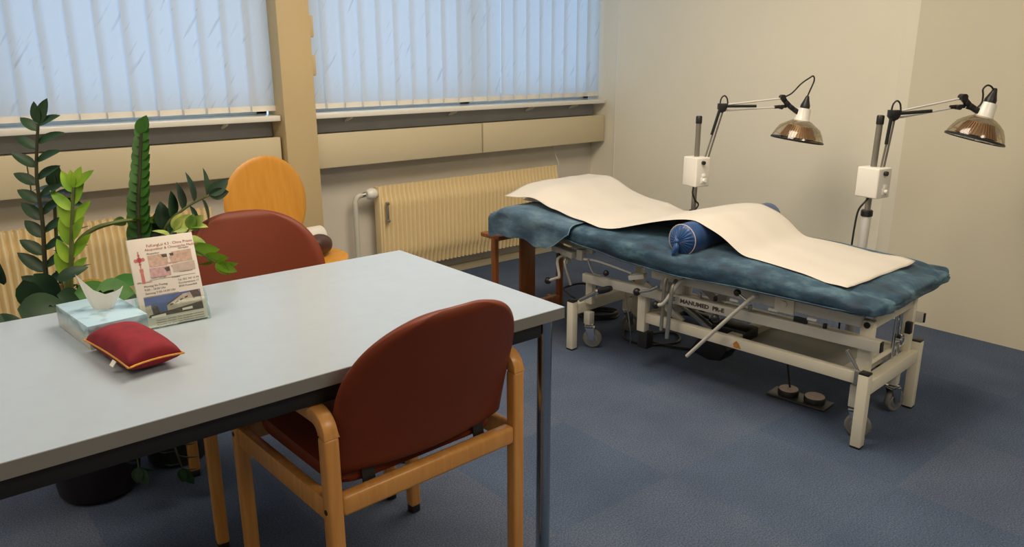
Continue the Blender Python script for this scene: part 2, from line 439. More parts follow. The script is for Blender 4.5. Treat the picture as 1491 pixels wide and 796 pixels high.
# parapet and head of the window wall
SILL_Z = 1.034
struct('wall_window', MB().box(((XL+XR)/2 + .06, YW+0.06, (SILL_Z-.03)/2), (XR-XL+.24, 0.1, SILL_Z-.03))
       .box(((XL+XR)/2, YW+0.02, (2.45+ZC)/2), (XR-XL+.2, 0.2, ZC-2.45))
       .box(((XL-.12)/2 - .4, YW+0.06, 1.75), (.8, .1, 1.5)), 'paint_grey', label='grey-beige parapet wall under the windows', cat='wall')
struct('wall_column', MB().box((1.704, 3.80, ZC/2), (0.172, 0.20, ZC), bev=0.006), 'column', label='tan column between the two windows', cat='column')
hin = MB()
for z0, z1 in ((1.41, 1.515), (1.225, 1.325), (1.60, 1.70)):
    hin.box((1.796, 3.722, (z0+z1)/2), (0.034, 0.018, z1-z0), bev=0.006)
struct('trim_3', hin, 'column', label='tan clips sticking out from the right edge of the column', cat='clip')
struct('baseboard_window', MB().box(((XL+XR)/2, YW-0.002, 0.0225), (XR-XL, 0.026, 0.045), bev=0.003), 'duct', label='low cream baseboard under the radiators', cat='baseboard')

def window(name, x0, x1, label):
    r = thing(name, label, 'window', ((x0+x1)/2, 3.93, SILL_Z)); r['kind'] = 'structure'
    w = x1 - x0; h = 2.45 - SILL_Z
    f = MB(); t = 0.06
    for a in (-w/2 + t/2, w/2 - t/2): f.box((a, 0, h/2), (t, 0.06, h), bev=0.005)
    for z in (t/2, h - t/2): f.box((0, 0, z), (w, 0.06, t), bev=0.005)
    f.box((0, 0, h/2), (0.08, 0.06, h), bev=0.005)
    obj('window_frame', f, 'frame_blue', r)
    obj('pane', MB().box((-w/4, 0, h/2), (w/2 - .06, 0.006, h - .1)), 'glass', r)
    obj('pane', MB().box((w/4, 0, h/2), (w/2 - .06, 0.006, h - .1)), 'glass', r)
    s = MB().box((0, (3.735+3.91)/2 - 3.93, -0.012), (w, 0.175, 0.027), bev=0.004)
    obj('window_sill', s, 'sill', r)
    return r
window('window_1', -0.80, 1.614, 'left window with pale sill behind the plants and vertical blind')
window('window_2', 1.795, XR - .003, 'right window with pale sill between column and beige wall')
for name, x0, x1, lab in (('sill_shade_1', -0.8, 1.614, 'dark strip painting the shade between the left window sill and the cable duct'), ('sill_shade_2', 1.795, 3.948, 'dark strip painting the shade between the right window sill and the cable duct')):
    struct(name, MB().box(((x0+x1)/2, 3.862, .966), (x1-x0, .012, .080)), 'recess', label=lab, cat='trim')  # strips added to paint the shaded gap below the sills dark
# small brackets under the sills
for name, xs, lab in (('trim_4', (0.62, 1.36), 'small white sill brackets under the left window sill'), ('trim_5', (2.03, 2.72, 3.33, 3.72), 'small white sill brackets under the right window sill')):
    b = MB()
    for x in xs:
        b.prism([(3.775, 1.004), (3.81, 1.004), (3.855, 0.985), (3.855, 0.976), (3.782, 0.997)], 'x', x-.004, x+.004)
    struct(name, b, 'sill', label=lab, cat='bracket')

def blind(x0, x1, n, label, odd=()):
    r = thing('vertical_blind', label, 'blind', ((x0+x1)/2, 3.80, 2.40), group=None)
    obj('head_rail', MB().box((0, 0, 0.015), (x1-x0, 0.045, 0.035), bev=0.004), 'white_plastic', r)
    for i in range(n):
        x = x0 + (i + .5) * (x1-x0) / n - (x0+x1)/2
        a = R(8 + random.uniform(-2.0, 2.0)) + (R(5) if i in odd else 0)
        W, H = 0.137, 2.40 - 1.056
        b = MB()
        def fn(s, t):
            q = (s - .5) * W; bow = 0.006 * (1 - (2*s-1)**2)
            return (q*math.cos(a) + bow*math.sin(a), q*math.sin(a) - bow*math.cos(a), -H*t)
        b.grid(6, 3, fn)
        o = obj('slat', b, 'blind', r, loc=(x, 0, 0), fixn=False)
        w = MB().box((.004*math.sin(a), -.0075, -H + 0.013), (W*.96, 0.0022, 0.026), (0, 0, a))
        obj('bottom_weight', w, 'tag', o)
    return r
blind(-0.66, 1.61, 21, 'white marbled vertical blind at the left window above the plants')
blind(1.800, 3.93, 20, 'white marbled vertical blind at the right window beside the beige wall', (0, 11, 12, 18))

def duct(x0, x1, label):
    r = thing('cable_duct', label, 'cable duct', ((x0+x1)/2, 3.80, 0.84), group=None)
    h = 0.178
    obj('cover', MB().box((0, -0.045, 0), (x1-x0, 0.03, h), bev=0.004), 'duct', r)
    obj('channel', MB().box((0, 0.02, -0.0), (x1-x0-.004, 0.10, h-.02)), 'paint_grey', r)
duct(-0.9, 0.498, 'leftmost tan cable duct cover, behind the potted plants')
duct(0.502, 1.606, 'tan cable duct cover behind the round yellow chair back')
duct(1.802, 2.881, 'tan cable duct cover just right of the column')
duct(2.891, 3.948, 'tan cable duct cover ending at the beige wall')

def radiator(x0, x1, label, valve):
    r = thing('radiator', label, 'radiator', ((x0+x1)/2, 3.80, 0.115))
    w, h = x1-x0, 0.5
    nr = int(round(w / 0.030))
    b = MB(); nu = nr*8 + 1
    zs = [0, .015, .04, .075, .10, .13, .20, .3, .37, .40, .425, .46, .485, .5]
    def fn(s, t):
        z = zs[int(round(t*(len(zs)-1)))]
        ph = s * nr * 2*PI
        e = min(z, h-z)
        k = (0.5 + 0.5*math.cos(ph))**1.5
        if e < 0.10:
            f = 1 - e/0.10
            dep = 0.022*k*(1-f) + f*(0.028*k)
            off = 0.010*math.sin(PI*min(1, (1-f)*1.0)) + 0.022*f*f
        else: dep, off = 0.022*k, 0
        return ((s-.5)*w, -0.037 + off + dep - 0.007, z)
    b.grid(nu, len(zs), fn)
    obj('panel', b, 'rad', r, angle=80)
    obj('back_panel', MB().box((0, 0.012, h/2), (w-.01, 0.03, h-.02), bev=0.006), 'rad', r)
    obj('side_cover', MB().box((-w/2-.004, -0.012, h/2-.002), (0.012, 0.06, h+.0), bev=0.004), 'rad', r)
    if valve:
        v = MB().lathe([(0.0, 0), (.020, .002), (.028, .010), (.032, .026), (.031, .048), (.024, .062), (.012, .068), (.001, .069)], (-w/2 - .080, -0.020, h-.035), (1, 0, 0), 24)
        obj('thermostat_knob', v, 'sill', r)
        obj('pipe', MB().tube([(-w/2-.09, -0.0, h-.04), (-w/2-.12, 0.0, h-.045), (-w/2-.138, 0.0, h-.075), (-w/2-.140, 0.0, h-.14), (-w/2-.140, 0.0, -0.115)], 0.015, 12, smooth=5), 'cream_grey', r)
        obj('valve_body', MB().cyl((-w/2-.095, -.004, h-.04), (-w/2-.06, -.010, h-.036), 0.013), 'grey_metal', r)
        k = MB().box((-w/2+.033, -0.053, h-.145), (0.014, 0.016, 0.10), bev=0.004).box((-w/2+.033, -0.056, h-.095), (0.02, 0.02, 0.016), bev=0.003).box((-w/2+.033, -0.056, h-.195), (0.02, 0.02, 0.016), bev=0.003)
        obj('heat_meter', k, 'grey_metal', r)
        br = MB().tube([(w/2-.005, -.02, h-.01), (w/2+.005, -.02, h+.01), (w/2+.006, .01, h+.06), (w/2+.004, .05, h+.14)], 0.003, 6, smooth=4)
        obj('cable', br, 'cream_grey', r)
    return r
radiator(2.172, 3.552, 'ribbed cream radiator under the right window with thermostat knob', True)
radiator(-0.6, 1.25, 'ribbed cream radiator under the left window behind the plants', False)

# ------------------------------------------------------------------ desk
t = thing('table', 'large table with grey-white top, black apron and steel legs', 'table', (0.45, 1.682, 0))
def rr(x0, x1, y0, y1, r, n=4):
    out = []
    for cx, cy, a0 in ((x1-r, y1-r, 0), (x0+r, y1-r, 90), (x0+r, y0+r, 180), (x1-r, y0+r, 270)):
        out += [(cx + r*math.cos(R(a0 + 90*k/n)), cy + r*math.sin(R(a0 + 90*k/n))) for k in range(n+1)]
    return out
TX0, TX1, TY0, TY1 = -0.80, 0.803, -0.382, 0.382
obj('tabletop', MB().prism(rr(TX0+.0015, TX1-.0015, TY0+.0015, TY1-.0015, .004), 'z', 0.694, 0.72), 'table', t)
e = MB()
for a in ((TX0, TX1, TY0-.0, TY0+.002), (TX0, TX1, TY1-.002, TY1), (TX0, TX0+.002, TY0, TY1), (TX1-.002, TX1, TY0, TY1)):
    e.box(((a[0]+a[1])/2, (a[2]+a[3])/2, 0.7055), (a[1]-a[0], a[3]-a[2], 0.0275))
obj('edge_band', e, 'table_edge', t)
for nm, bx in (('apron', ((TX0+.06, TX1-.06), (TY0+.02, TY0+.05))), ('apron', ((TX0+.06, TX1-.06), (TY1-.05, TY1-.02))), ('apron', ((TX1-.05, TX1-.02), (TY0+.05, TY1-.05))), ('apron', ((TX0+.02, TX0+.05), (TY0+.05, TY1-.05)))):
    (a, b), (c, d) = bx
    obj(nm, MB().box(((a+b)/2, (c+d)/2, 0.672), (b-a, d-c, 0.044), bev=0.003), 'black_metal', t)
for lx in (TX0+.036, TX1-.036):
    for ly in (TY0+.036, TY1-.036):
        l = obj('leg', MB().lathe([(.0185, 0.02), (.0185, 0.693)], (lx, ly, 0), n=24), 'steel_blue', t)
        obj('foot', MB().lathe([(.021, 0), (.021, 0.018), (.0185, 0.024)], (lx, ly, 0), n=20), 'black', l)

# ------------------------------------------------------------------ armchairs
def make_armchair():
    t = thing('armchair', 'rust-brown armchair with beech frame at the near side of the table, seen from behind', 'chair')
    HX, FY, RY = 0.248, 0.227, -0.227
    W = 0.033
    for sx in (-1, 1):
        x = sx*HX
        for y, zt in ((FY, 0.595), (RY, 0.595)):
            l = obj('leg', MB().box((x, y, (0.022+zt)/2), (W, W, zt-0.022), bev=0.007, seg=3), 'beech', t)
            obj('foot', MB().box((x, y, 0.012), (W-.004, W-.004, 0.024), bev=0.004), 'black', l)
            dx = x + sx*(W/2)
            obj('dowel', MB().cyl((dx-.004*sx, y, 0.432), (dx+.0012*sx, y, 0.432), 0.006, n=12), 'black', l)
        # armrest bent down into the legs at both ends
        o, i = 0.055, 0.02
        yb, yf = RY-W/2, FY+W/2
        poly = [(yb, 0.595)]
        poly += [(yb+o-o*math.cos(R(a)), 0.595+o*0.96*math.sin(R(a))) for a in range(0, 91, 15)]
        poly += [(yf-o+o*math.sin(R(a)), 0.595+o*0.96*math.cos(R(a))) for a in range(0, 91, 15)]
        poly += [(yf, 0.595), (yf-W, 0.595)]
        zi = 0.618
        poly += [(yf-W-i+i*math.cos(R(a)), 0.595+(zi-.597)*math.sin(R(a))) for a in range(15, 91, 25)]
        poly += [(yb+W+i-i*math.sin(R(a)), 0.595+(zi-.597)*math.cos(R(a))) for a in range(0, 76, 25)]
        poly += [(yb+W, 0.595)]
        obj('armrest', MB().prism(poly, 'x', x-W/2, x+W/2, bev=0.006), 'beech', t)
        obj('side_rail', MB().box((x, 0, 0.428), (0.024, FY-RY-W, 0.05), bev=0.005), 'beech', t)
    obj('rear_rail', MB().box((0, RY, 0.436), (2*HX-W+.002, 0.032, 0.048), bev=0.010, seg=3), 'beech', t)
    obj('front_rail', MB().box((0, FY, 0.428), (2*HX-W+.002, 0.03, 0.046), bev=0.008), 'beech', t)
    # seat cushion: rounded pad
    s = MB()
    def seat(u, v):
        th = 2*PI*v; e = 0.25
        cx = math.copysign(abs(math.cos(th))**e, math.cos(th)); cy = math.copysign(abs(math.sin(th))**e, math.sin(th))
        prof = [(0.001, .445), (.9, .445), (.985, .452), (1.0, .466), (.98, .482), (.9, .491), (.5, .497), (.001, .498)]
        k, z = prof[int(round(u*7))]
        return (0.219*k*cx, 0.008 + 0.205*k*cy, z - .03*(-cy*k*.4) * (1 if z > .455 else 0) * .4)
    s.grid(8, 64, seat, close_v=True)
    obj('seat', s, 'vinyl', t)
    # curved backrest shell
    b = MB(); nU, nV = 33, 17
    def hw(q):
        base = 0.242 - 0.011*math.sin(PI*min(1, q/0.5)*0.5)
        if q > 0.43: base = 0.231*max(0.0, 1-((q-0.43)/0.57)**2.4)**(1/2.4)
        return max(base, 0.0)
    TH = 0.034
    def back(side):
        def f(u, v):
            q = 1-(1-v)**1.5
            rnd = 0.012*max(0, 1-q/0.06)**2
            w = hw(q) - rnd
            x = w*math.sin(PI/2*(2*u-1))
            z = 0.474 + q*0.362
            y = RY + 0.014 - 0.100*q - 0.018*q*q + 0.75*x*x
            edge = min(1, (w-abs(x))/0.022 if w > 0.022 else 0) ; top = min(1, (1-q)/0.05); bot = min(1, q/0.04)
            h = TH/2*math.sqrt(max(0, min(edge, top, bot)))
            return (x, y + (h if side else -h), z)
        return f
    b.grid(nU, nV*2, back(0)); b.grid(nU, nV*2, back(1))
    bmesh.ops.remove_doubles(b.bm, verts=b.bm.verts, dist=0.0004)
    obj('backrest', b, 'vinyl', t, angle=70)
    for bx in (-.15, .15):
        obj('back_bracket', MB().bar((bx, RY+.02, .445), (bx, RY+.030, .50), .03, .004), 'black', t)
    return t
ch = make_armchair()
ch.location = (0.837, 1.520, 0); ch.rotation_euler.z = R(2.2)
c2 = copy_tree(ch); c2.location = (0.850, 2.125, 0); c2.rotation_euler.z = R(180-9)
c2['label'] = 'rust-brown armchair on the far side of the table, in front of the round-backed chair'

# ------------------------------------------------------------------ round-backed chair by the column, with roll and pouch
rc = thing('round_back_chair', 'yellow plywood chair with round back standing in front of the column', 'chair', (1.380, 3.10, 0), R(12))
def disc(mb, fn, n=40, th=0.011, nrm=(0, 0, 1)):
    nrm = Vector(nrm)
    rings = [0.001, .35, .7, .9, .97, 1.0]
    for sgn in (1, -1):
        def g(u, v):
            k = rings[int(round(u*5))]
            return Vector(fn(k, 2*PI*v)) + nrm*(sgn*th/2*(1 if k < .95 else (.75 if k < .99 else 0)))
        mb.grid(6, n, g, close_v=True)
    bmesh.ops.remove_doubles(mb.bm, verts=mb.bm.verts, dist=0.0006)
s = MB()
disc(s, lambda k, a: (0.205*k*math.cos(a), 0.20*k*math.sin(a), 0.455 + 0.012*k*k*abs(math.cos(a))), nrm=(0, 0, 1))
obj('seat', s, 'plywood', rc)
s = MB()
def bk(k, a):
    x, z = 0.212*k*math.cos(a), 0.205*k*math.sin(a)
    return (x, 0.20 + 0.12*z + 0.45*x*x, 0.692 + z)
disc(s, bk, nrm=(0, 1, 0))
obj('backrest', s, 'plywood', rc)
s = MB().grid(2, 14, lambda u, v: (0,0,0)) if False else MB()
sp = [(0, .02, .445), (0, .14, .445), (0, .19, .47), (0, .192, .55), (0, .20, .66)]
for a, b in zip(sp, sp[1:]): s.bar(a, b, 0.11, 0.012, up=(0, 1, .3) if abs(a[2]-b[2]) > .05 else (0, 0, 1), bev=0.003)
obj('back_support', s, 'plywood', rc)
for sx in (-1, 1):
    for sy in (-1, 1):
        l = obj('leg', MB().tube([(sx*.05, sy*.06, .445), (sx*.13, sy*.13, .44), (sx*.165, sy*.165, .40), (sx*.20, sy*.20, .012)], 0.010, 12, smooth=5), 'chrome', rc)
        obj('foot', MB().cyl((sx*.201, sy*.201, 0), (sx*.199, sy*.199, .022), .013), 'black', l)
rl = MB().lathe([(.019, .0), (.050, 0), (.052, .003), (.052, .377), (.050, .38), (.019, .38)], (-.19, 0, 0), (1, 0, 0), 32)
o = obj('paper_roll', rl, 'paper', loc=(1.355, 3.205, 0.519), rotz=R(6))
tag(o, 'white paper roll lying across the seat of the round yellow chair', 'paper roll')
po = MB()
def pouch(u, v):
    a = 2*PI*v; z = (u-.5)*2
    k = math.sqrt(max(0, 1-abs(z)**2.6))
    return (0.095*k*math.cos(a)*(1+.12*math.cos(2*a)), 0.055*k*math.sin(a), 0.046*z + .006*k*math.sin(3*a))
po.grid(17, 32, pouch, close_v=True)
o = obj('leather_pouch', po, 'leather', loc=(1.438, 3.082, 0.516), rotz=R(24))
tag(o, 'dark brown leather pouch in front of the paper roll on the yellow chair', 'pouch')

# ------------------------------------------------------------------ things on the table
tb = thing('tissue_box', 'pale blue tissue box on the table left of the flyer holder', 'tissue box', (0.340, 1.846, 0.7205), R(5.5))
obj('carton', MB().box((0, 0, 0.0255), (0.122, 0.215, 0.051), bev=0.0012), 'carton', tb)
ti = MB()
plan = [(-.034, .036), (-.026, .012), (-.012, -.002), (.006, -.012), (.022, -.030), (.038, -.034), (.044, -.018), (.036, -.004), (.022, .004)]
hts = [.080, .066, .046, .036, .044, .052, .048, .032, .012]
def tissue(u, v):
    k = u*(len(plan)-1); i = min(int(k), len(plan)-2); q = k-i; q = q*q*(3-2*q)
    x = plan[i][0]*(1-q) + plan[i+1][0]*q; y = plan[i][1]*(1-q) + plan[i+1][1]*q; h = hts[i]*(1-q) + hts[i+1]*q
    k2 = .42 + .58*v**.8
    return (x*k2 + .004, y*k2 + .004*math.sin(9*u)*v, .0505 + h*v)
ti.grid(49, 10, tissue)
obj('tissue', ti, 'tissue', tb, angle=80)

fh = thing('flyer_holder', 'clear acrylic flyer holder on the table beside the tissue box', 'flyer holder', (0.4805, 1.783, 0.7205), R(-1.5))
LEAN = R(17)
RX = Matrix.Rotation(-LEAN, 4, 'X')
def tilt(mb): return mb.xf(RX)
obj('back_plate', tilt(MB().box((0, .012, .107), (.150, .002, .214), bev=.0008)), 'acrylic', fh)
obj('front_plate', tilt(MB().box((0, -.004, .028), (.150, .002, .056), bev=.0008)), 'acrylic', fh)
for sx in (-1, 1):
    obj('side_plate', tilt(MB().prism([(-.005, 0), (.013, 0), (.013, .075), (.006, .075), (-.005, .056)], 'x', sx*.075-.001, sx*.075+.001)), 'acrylic', fh)
obj('bottom_lip', tilt(MB().box((0, .004, .001), (.150, .018, .002), bev=.0005)), 'acrylic', fh)
obj('foot_plate', MB().bar((0, .012, .0015), (0, .085, .0015), .148, .002).bar((0, .083, .002), (0, .068, .11), .148, .002), 'acrylic', fh)
# flyer stack
fl = thing('flyer_stack', 'white flyers with red heading and building photo in the acrylic holder', 'flyers', (0.4805, 1.783, 0.7205), R(-1.5))
FW, FH = .142, .203
obj('sheets', tilt(MB().box((0, .004, .003+FH/2), (FW, .010, FH), bev=.0006)), 'flyer', fl)
YF = -.0012
def fm(s, tt):  # sheet coordinates (fractions from the top left) to the leaning front face
    return RX @ Matrix.Translation((-FW/2 + s*FW, YF, .003 + FH*(1-tt))) @ Matrix.Rotation(R(90), 4, 'X')
def flat(mb, poly, lift=.0003):
    vs = [RX @ Vector((-FW/2 + a*FW, YF - lift, .003 + FH*(1-c))) for a, c in poly]
    mb.add(vs, [tuple(range(len(vs)))])
hd = MB()
hd.text('FuKangLai 4.3 : China Praxis', .0088, fm(.27, .105))
hd.text('Akupunktur & Chinesische Medizin', .0082, fm(.235, .147))
obj('heading', hd, 'ink_red', fl, flat=True)
bd = MB()
for s0, t0, z, body in ((.25, .188, .0058, 'Akupunktur'), (.74, .170, .0058, 'Schröpfen'), (.24, .462, .0058, 'Tuina-Massage'), (.69, .438, .0058, 'Moxibustion'),
                     (.03, .497, .0052, 'Öffnungszeiten:'), (.56, .488, .0052, 'Kontakt:'), (.12, .548, .0068, 'Montag bis Freitag'), (.12, .588, .0068, '9.00 - 18.00 Uhr'),
                     (.12, .628, .0068, 'Samstag 9.00-14.00 Uhr'), (.64, .530, .0062, 'Tel. 052 747 12 99'), (.64, .566, .0062, 'Zürcherstrasse 17'), (.64, .602, .0062, '8500 Frauenfeld')):
    bd.text(body, z, fm(s0, t0))
for k in range(3): bd.text('Akupunktur, Schröpfen, Tuina, Moxibustion und Kräuter', .0046, fm(.20, .935 + .026*k))
for s0, s1, t0 in ((.22, .93, .472), (.08, .62, .652)):
    flat(bd, [(s0, t0), (s0, t0+.004), (s1, t0+.004), (s1, t0)])
obj('body_text', bd, 'ink_dark', fl, flat=True)
rd = MB()
rd.text('Chinesin', .0078, fm(.50, .325)); rd.text('Fr. Yan', .0078, fm(.50, .368))
flat(rd, [(.13, .20), (.165, .235), (.13, .27), (.095, .235)])
obj('red_note', rd, 'ink_red', fl, flat=True)
kn = MB()
for a, c, rad in ((.13, .235, .045), (.075, .24, .03), (.185, .235, .03), (.13, .185, .02), (.13, .285, .022)):
    vs = [(a + rad*math.cos(2*PI*i/14)*.9, c + rad*math.sin(2*PI*i/14)*.7) for i in range(14)]
    flat(kn, vs, .0002)
flat(kn, [(.122, .14), (.138, .14), (.138, .33), (.122, .33)], .0002)
flat(kn, [(.105, .335), (.16, .335), (.16, .375), (.105, .375)], .0002); flat(kn, [(.11, .38), (.155, .38), (.158, .50), (.108, .50)], .0002)
obj('knot_print', kn, 'ink_red2', fl, flat=True)
ph = MB()
ph.mi = 0; flat(ph, [(.26, .20), (.53, .20), (.56, .25), (.53, .33), (.26, .33)]); flat(ph, [(.63, .19), (.93, .185), (.93, .315), (.60, .315), (.58, .25)])
ph.mi = 1; flat(ph, [(.25, .345), (.56, .345), (.56, .45), (.25, .45)])
ph.mi = 2; flat(ph, [(.60, .335), (.95, .325), (.95, .425), (.60, .425)])
ph.mi = 3
for a in ((.46, .205, .55, .24), (.585, .205, .65, .235)): flat(ph, [(a[0], a[1]), (a[2], a[1]), (a[2], a[3]), (a[0]+.02, a[3])], .0005)
flat(ph, [(.47, .36), (.55, .35), (.555, .40), (.50, .405)], .0005)
obj('treatment_photos', ph, ['ph_skin', 'ph_pink', 'ph_tan', 'ph_dark'], fl, flat=True)
bp = MB(); bp.mi = 0; flat(bp, [(.08, .66), (.95, .66), (.95, .885), (.08, .885)])
bp.mi = 1; flat(bp, [(.40, .775), (.66, .685), (.93, .665), (.95, .80), (.62, .83), (.40, .86)], .0005); flat(bp, [(.08, .76), (.16, .75), (.18, .885), (.08, .885)], .0005)
bp.mi = 2; flat(bp, [(.17, .755), (.26, .77), (.28, .86), (.19, .86)], .0007); flat(bp, [(.40, .768), (.66, .678), (.66, .688), (.40, .782)], .0007); flat(bp, [(.78, .662), (.92, .662), (.95, .745), (.82, .75)], .0007)
flat(bp, [(.12, .86), (.5, .835), (.95, .80), (.95, .888), (.10, .888)], .0007)
for i in range(4): flat(bp, [(.45+.08*i, .775-.018*i), (.50+.08*i, .766-.018*i), (.50+.08*i, .782-.018*i), (.45+.08*i, .791-.018*i)], .0007)
bp.mi = 3; flat(bp, [(.14, .875), (.36, .865), (.36, .90), (.14, .90)], .001); flat(bp, [(.62, .845), (.78, .838), (.78, .868), (.62, .868)], .001)
obj('building_photo', bp, ['ph_sky', 'ph_bldg', 'ph_dark', 'flyer'], fl, flat=True)

# red cushion with gold piping
rp = thing('pulse_cushion', 'small crimson velvet cushion with gold piping on the table', 'cushion', (0.347, 1.624, 0.7205), R(7.5))
cw, cl, chh = .053, .113, .033
def cush(side):
    def f(u, v):
        a, b = 2*u-1, 2*v-1
        pinch = 1 - .09*(1-abs(a)**2)*abs(b)**4; pinch2 = 1 - .07*(1-abs(b)**2)*abs(a)**4
        k = (max(0, 1-abs(a)**2.4)*max(0, 1-abs(b)**2.8))**.42
        return (cw*a*pinch2, cl*b*pinch, .026 + (chh*1.15 if side else -.0255)*k)
    return f
pc = MB(); pc.grid(25, 31, cush(1)); pc.grid(25, 31, cush(0))
bmesh.ops.remove_doubles(pc.bm, verts=pc.bm.verts, dist=0.0003)
obj('cover', pc, 'red_velvet', rp, angle=80)
f = cush(1); loop = [f(0, k/14) for k in range(14)] + [f(k/10, 1) for k in range(10)] + [f(1, 1-k/14) for k in range(14)] + [f(1-k/10, 0) for k in range(10)]
obj('piping', MB().tube(loop, .0021, 8, smooth=2, closed=True), 'gold', rp)
obj('sewn_tag', MB().box((-cw-.004, -.045, .018), (.012, .017, .0012), (0, R(-50), 0)), 'tag', rp)

# ------------------------------------------------------------------ treatment bed   (local x across, local y towards the head end)
BX = (2.455, 1.075, 0); BR = 0.0641
bed = thing('treatment_bed', 'cream steel height-adjustable treatment bed with blue velvet mattress', 'treatment bed', BX, BR)
def zt(u): return lerp_table([(0, .538), (.15, .562), (.5, .580), (1.0, .595), (1.25, .597), (1.5, .610), (1.66, .622), (1.75, .616), (1.83, .572)], u) - .020*math.exp(-((u-.772)/.075)**2)
def zb(u): return lerp_table([(0, .482), (.12, .478), (.45, .476), (.75, .464), (1.0, .474), (1.2, .497), (1.4, .518), (1.83, .520)], u)
VC, HW = 0.295, 0.355
UL = 1.805
def hwid(u):
    r = .09; e = 1.0
    for d in (u + .03, UL - u):
        if d < r: e = min(e, .72 + .28*math.sqrt(max(0, 1-((r-d)/r)**2)))
    return HW*e
def mtop(u, v):
    w = hwid(u); x = min(1, abs((v-VC)/w)); zc = (zt(u)+zb(u))/2; hh = (zt(u)-zb(u))/2
    return zc + hh*(max(0, 1-x**7))**(1/2.2)
ms = MB(); NU, NA = 110, 72
def matt(p, q):
    u = -.03 + (UL+.03)*(.5 - .5*math.cos(PI*(p*.94+.03)))/1.0
    u = -.03 + (UL+.03)*((.5-.5*math.cos(PI*(p*.94+.03))) - (.5-.5*math.cos(PI*.03)))/(1-2*(.5-.5*math.cos(PI*.03)))
    a = 2*PI*q; c, s = math.cos(a), math.sin(a)
    w = hwid(u); x = math.copysign(abs(c)**.32, c); y = math.copysign(abs(s)**.62, s)
    zc = (zt(u)+zb(u))/2; hh = (zt(u)-zb(u))/2
    d = min(u+.03, UL-u); cap = math.sqrt(max(0, 1-(max(0, .04-d)/.04)**2)) if d < .04 else 1
    v = VC + w*x; z = zc + hh*y*(.25+.75*cap)
    # gathered folds at the foot end and slack ripples along the side
    k = math.exp(-max(0, u)/.13)
    fold = k*(.0050*math.sin(v*62 + u*30) + .0035*math.sin(v*113 - u*42 + 1.0))
    rip = .004*math.sin(u*17+v*3) + .003*math.sin(u*31 + 1.3)
    z += fold*(.4 + .6*(y > -.5)) + (rip*.5 if abs(c) > .5 else 0) * (1 if y < .6 else .2)
    v += math.copysign(1, c)*rip*.9*(abs(x) > .9)
    uu = u - (fold*1.2 if u < .1 else 0)
    return (v, uu, z)
ms.grid(NU, NA, matt, close_v=True)
# close the ends
ms.bm.verts.ensure_lookup_table()
for row in (0, NU-1):
    ms.bm.faces.new([ms.bm.verts[row*NA + k] for k in range(NA)])
mo = obj('mattress', ms, 'velvet', bed, angle=75)
obj('seam_piping', MB().tube([(VC-hwid(u)*1.002, u, zb(u)+.022) for u in [.05+.0857*i for i in range(16)]], .0026, 6), 'velvet', mo)
W = .036
for v, u, z in ((.0185, .0185, .272), (.4865, .0185, .272), (-.002, 1.338, .232), (.4825, 1.34, .232)):
    l = obj('leg', MB().box((v, u, z/2+.003), (W, W, z-.006), bev=.003), 'cream', bed)
    obj('end_cap', MB().box((v, u, z+.003), (W-.002, W-.002, .008), bev=.002), 'black', l)
    obj('foot_cap', MB().box((v, u, .004), (W, W, .008), bev=.002), 'black', l)
obj('crossbar', MB().box((.2525, .0225, .220), (.42, .04, .05), bev=.003), 'cream', bed)
obj('crossbar', MB().box((.241, 1.34, .196), (.44, .04, .05), bev=.003), 'cream', bed)
for v, u, zp, yaw in ((.088, .068, .20, R(20)), (.388, .052, .20, R(70)), (.075, 1.302, .175, R(35)), (.372, 1.312, .175, R(50))):
    obj('castor_post', MB().box((v, u, (zp+.115)/2), (.036, .036, zp-.115), bev=.003), 'cream_grey', bed)
    c = bpy.data.objects.new('castor', None); COL.objects.link(c); c.parent = bed; c.location = (v, u, 0); c.rotation_euler.z = yaw
    w = MB().lathe([(.012, -.011), (.030, -.011), (.040, -.010), (.044, -.006), (.045, 0), (.044, .006), (.040, .010), (.030, .011), (.012, .011)], (0, -.018, .045), (1, 0, 0), 28)
    obj('wheel', w, 'rubber', c)
    obj('hub', MB().lathe([(.004, -.0135), (.026, -.0125), (.028, -.010), (.028, .010), (.026, .0125), (.004, .0135)], (0, -.018, .045), (1, 0, 0), 24), 'grey_metal', c)
    fk = MB().box((0, 0, .106), (.040, .040, .008), bev=.002).box((0, -.006, .097), (.036, .044, .006), bev=.002)
    for sx in (-1, 1): fk.prism([(.016, .10), (-.026, .10), (-.028, .04), (-.008, .04)], 'x', sx*.018-.0015, sx*.018+.0015)
    obj('fork', fk, 'chrome', c)
for v in (.062, .428):
    obj('mounting_post', MB().box((v, .045, .345), (.030, .044, .21), bev=.003), 'cream', bed)
    obj('mounting_post', MB().box((v+.012, 1.295, .275), (.030, .038, .115), bev=.003), 'cream', bed)
    pc_ = MB().cyl((v-.018, .045, .435), (v-.0145, .045, .435), .011, n=16)
    obj('bolt_cap', pc_, 'black', bed)
obj('end_plate', MB().box((.245, .034, .440), (.34, .012, .042), bev=.002), 'cream', bed)
for v in (.30, .345): obj('guide_rod', MB().cyl((v, .04, .245), (v, .04, .43), .006, n=12), 'chrome', bed)
obj('end_stop', MB().box((.375, .020, .352), (.022, .022, .045), bev=.003), 'black', bed)
obj('tension_rod', MB().cyl((.08, .05, .275), (.41, .05, .275), .010, n=14), 'cream', bed)
obj('round_boss', MB().cyl((.30, .012, .325), (.30, .028, .325), .020, n=20).cyl((.30, .008, .325), (.30, .014, .325), .011, n=16), 'chrome', bed)
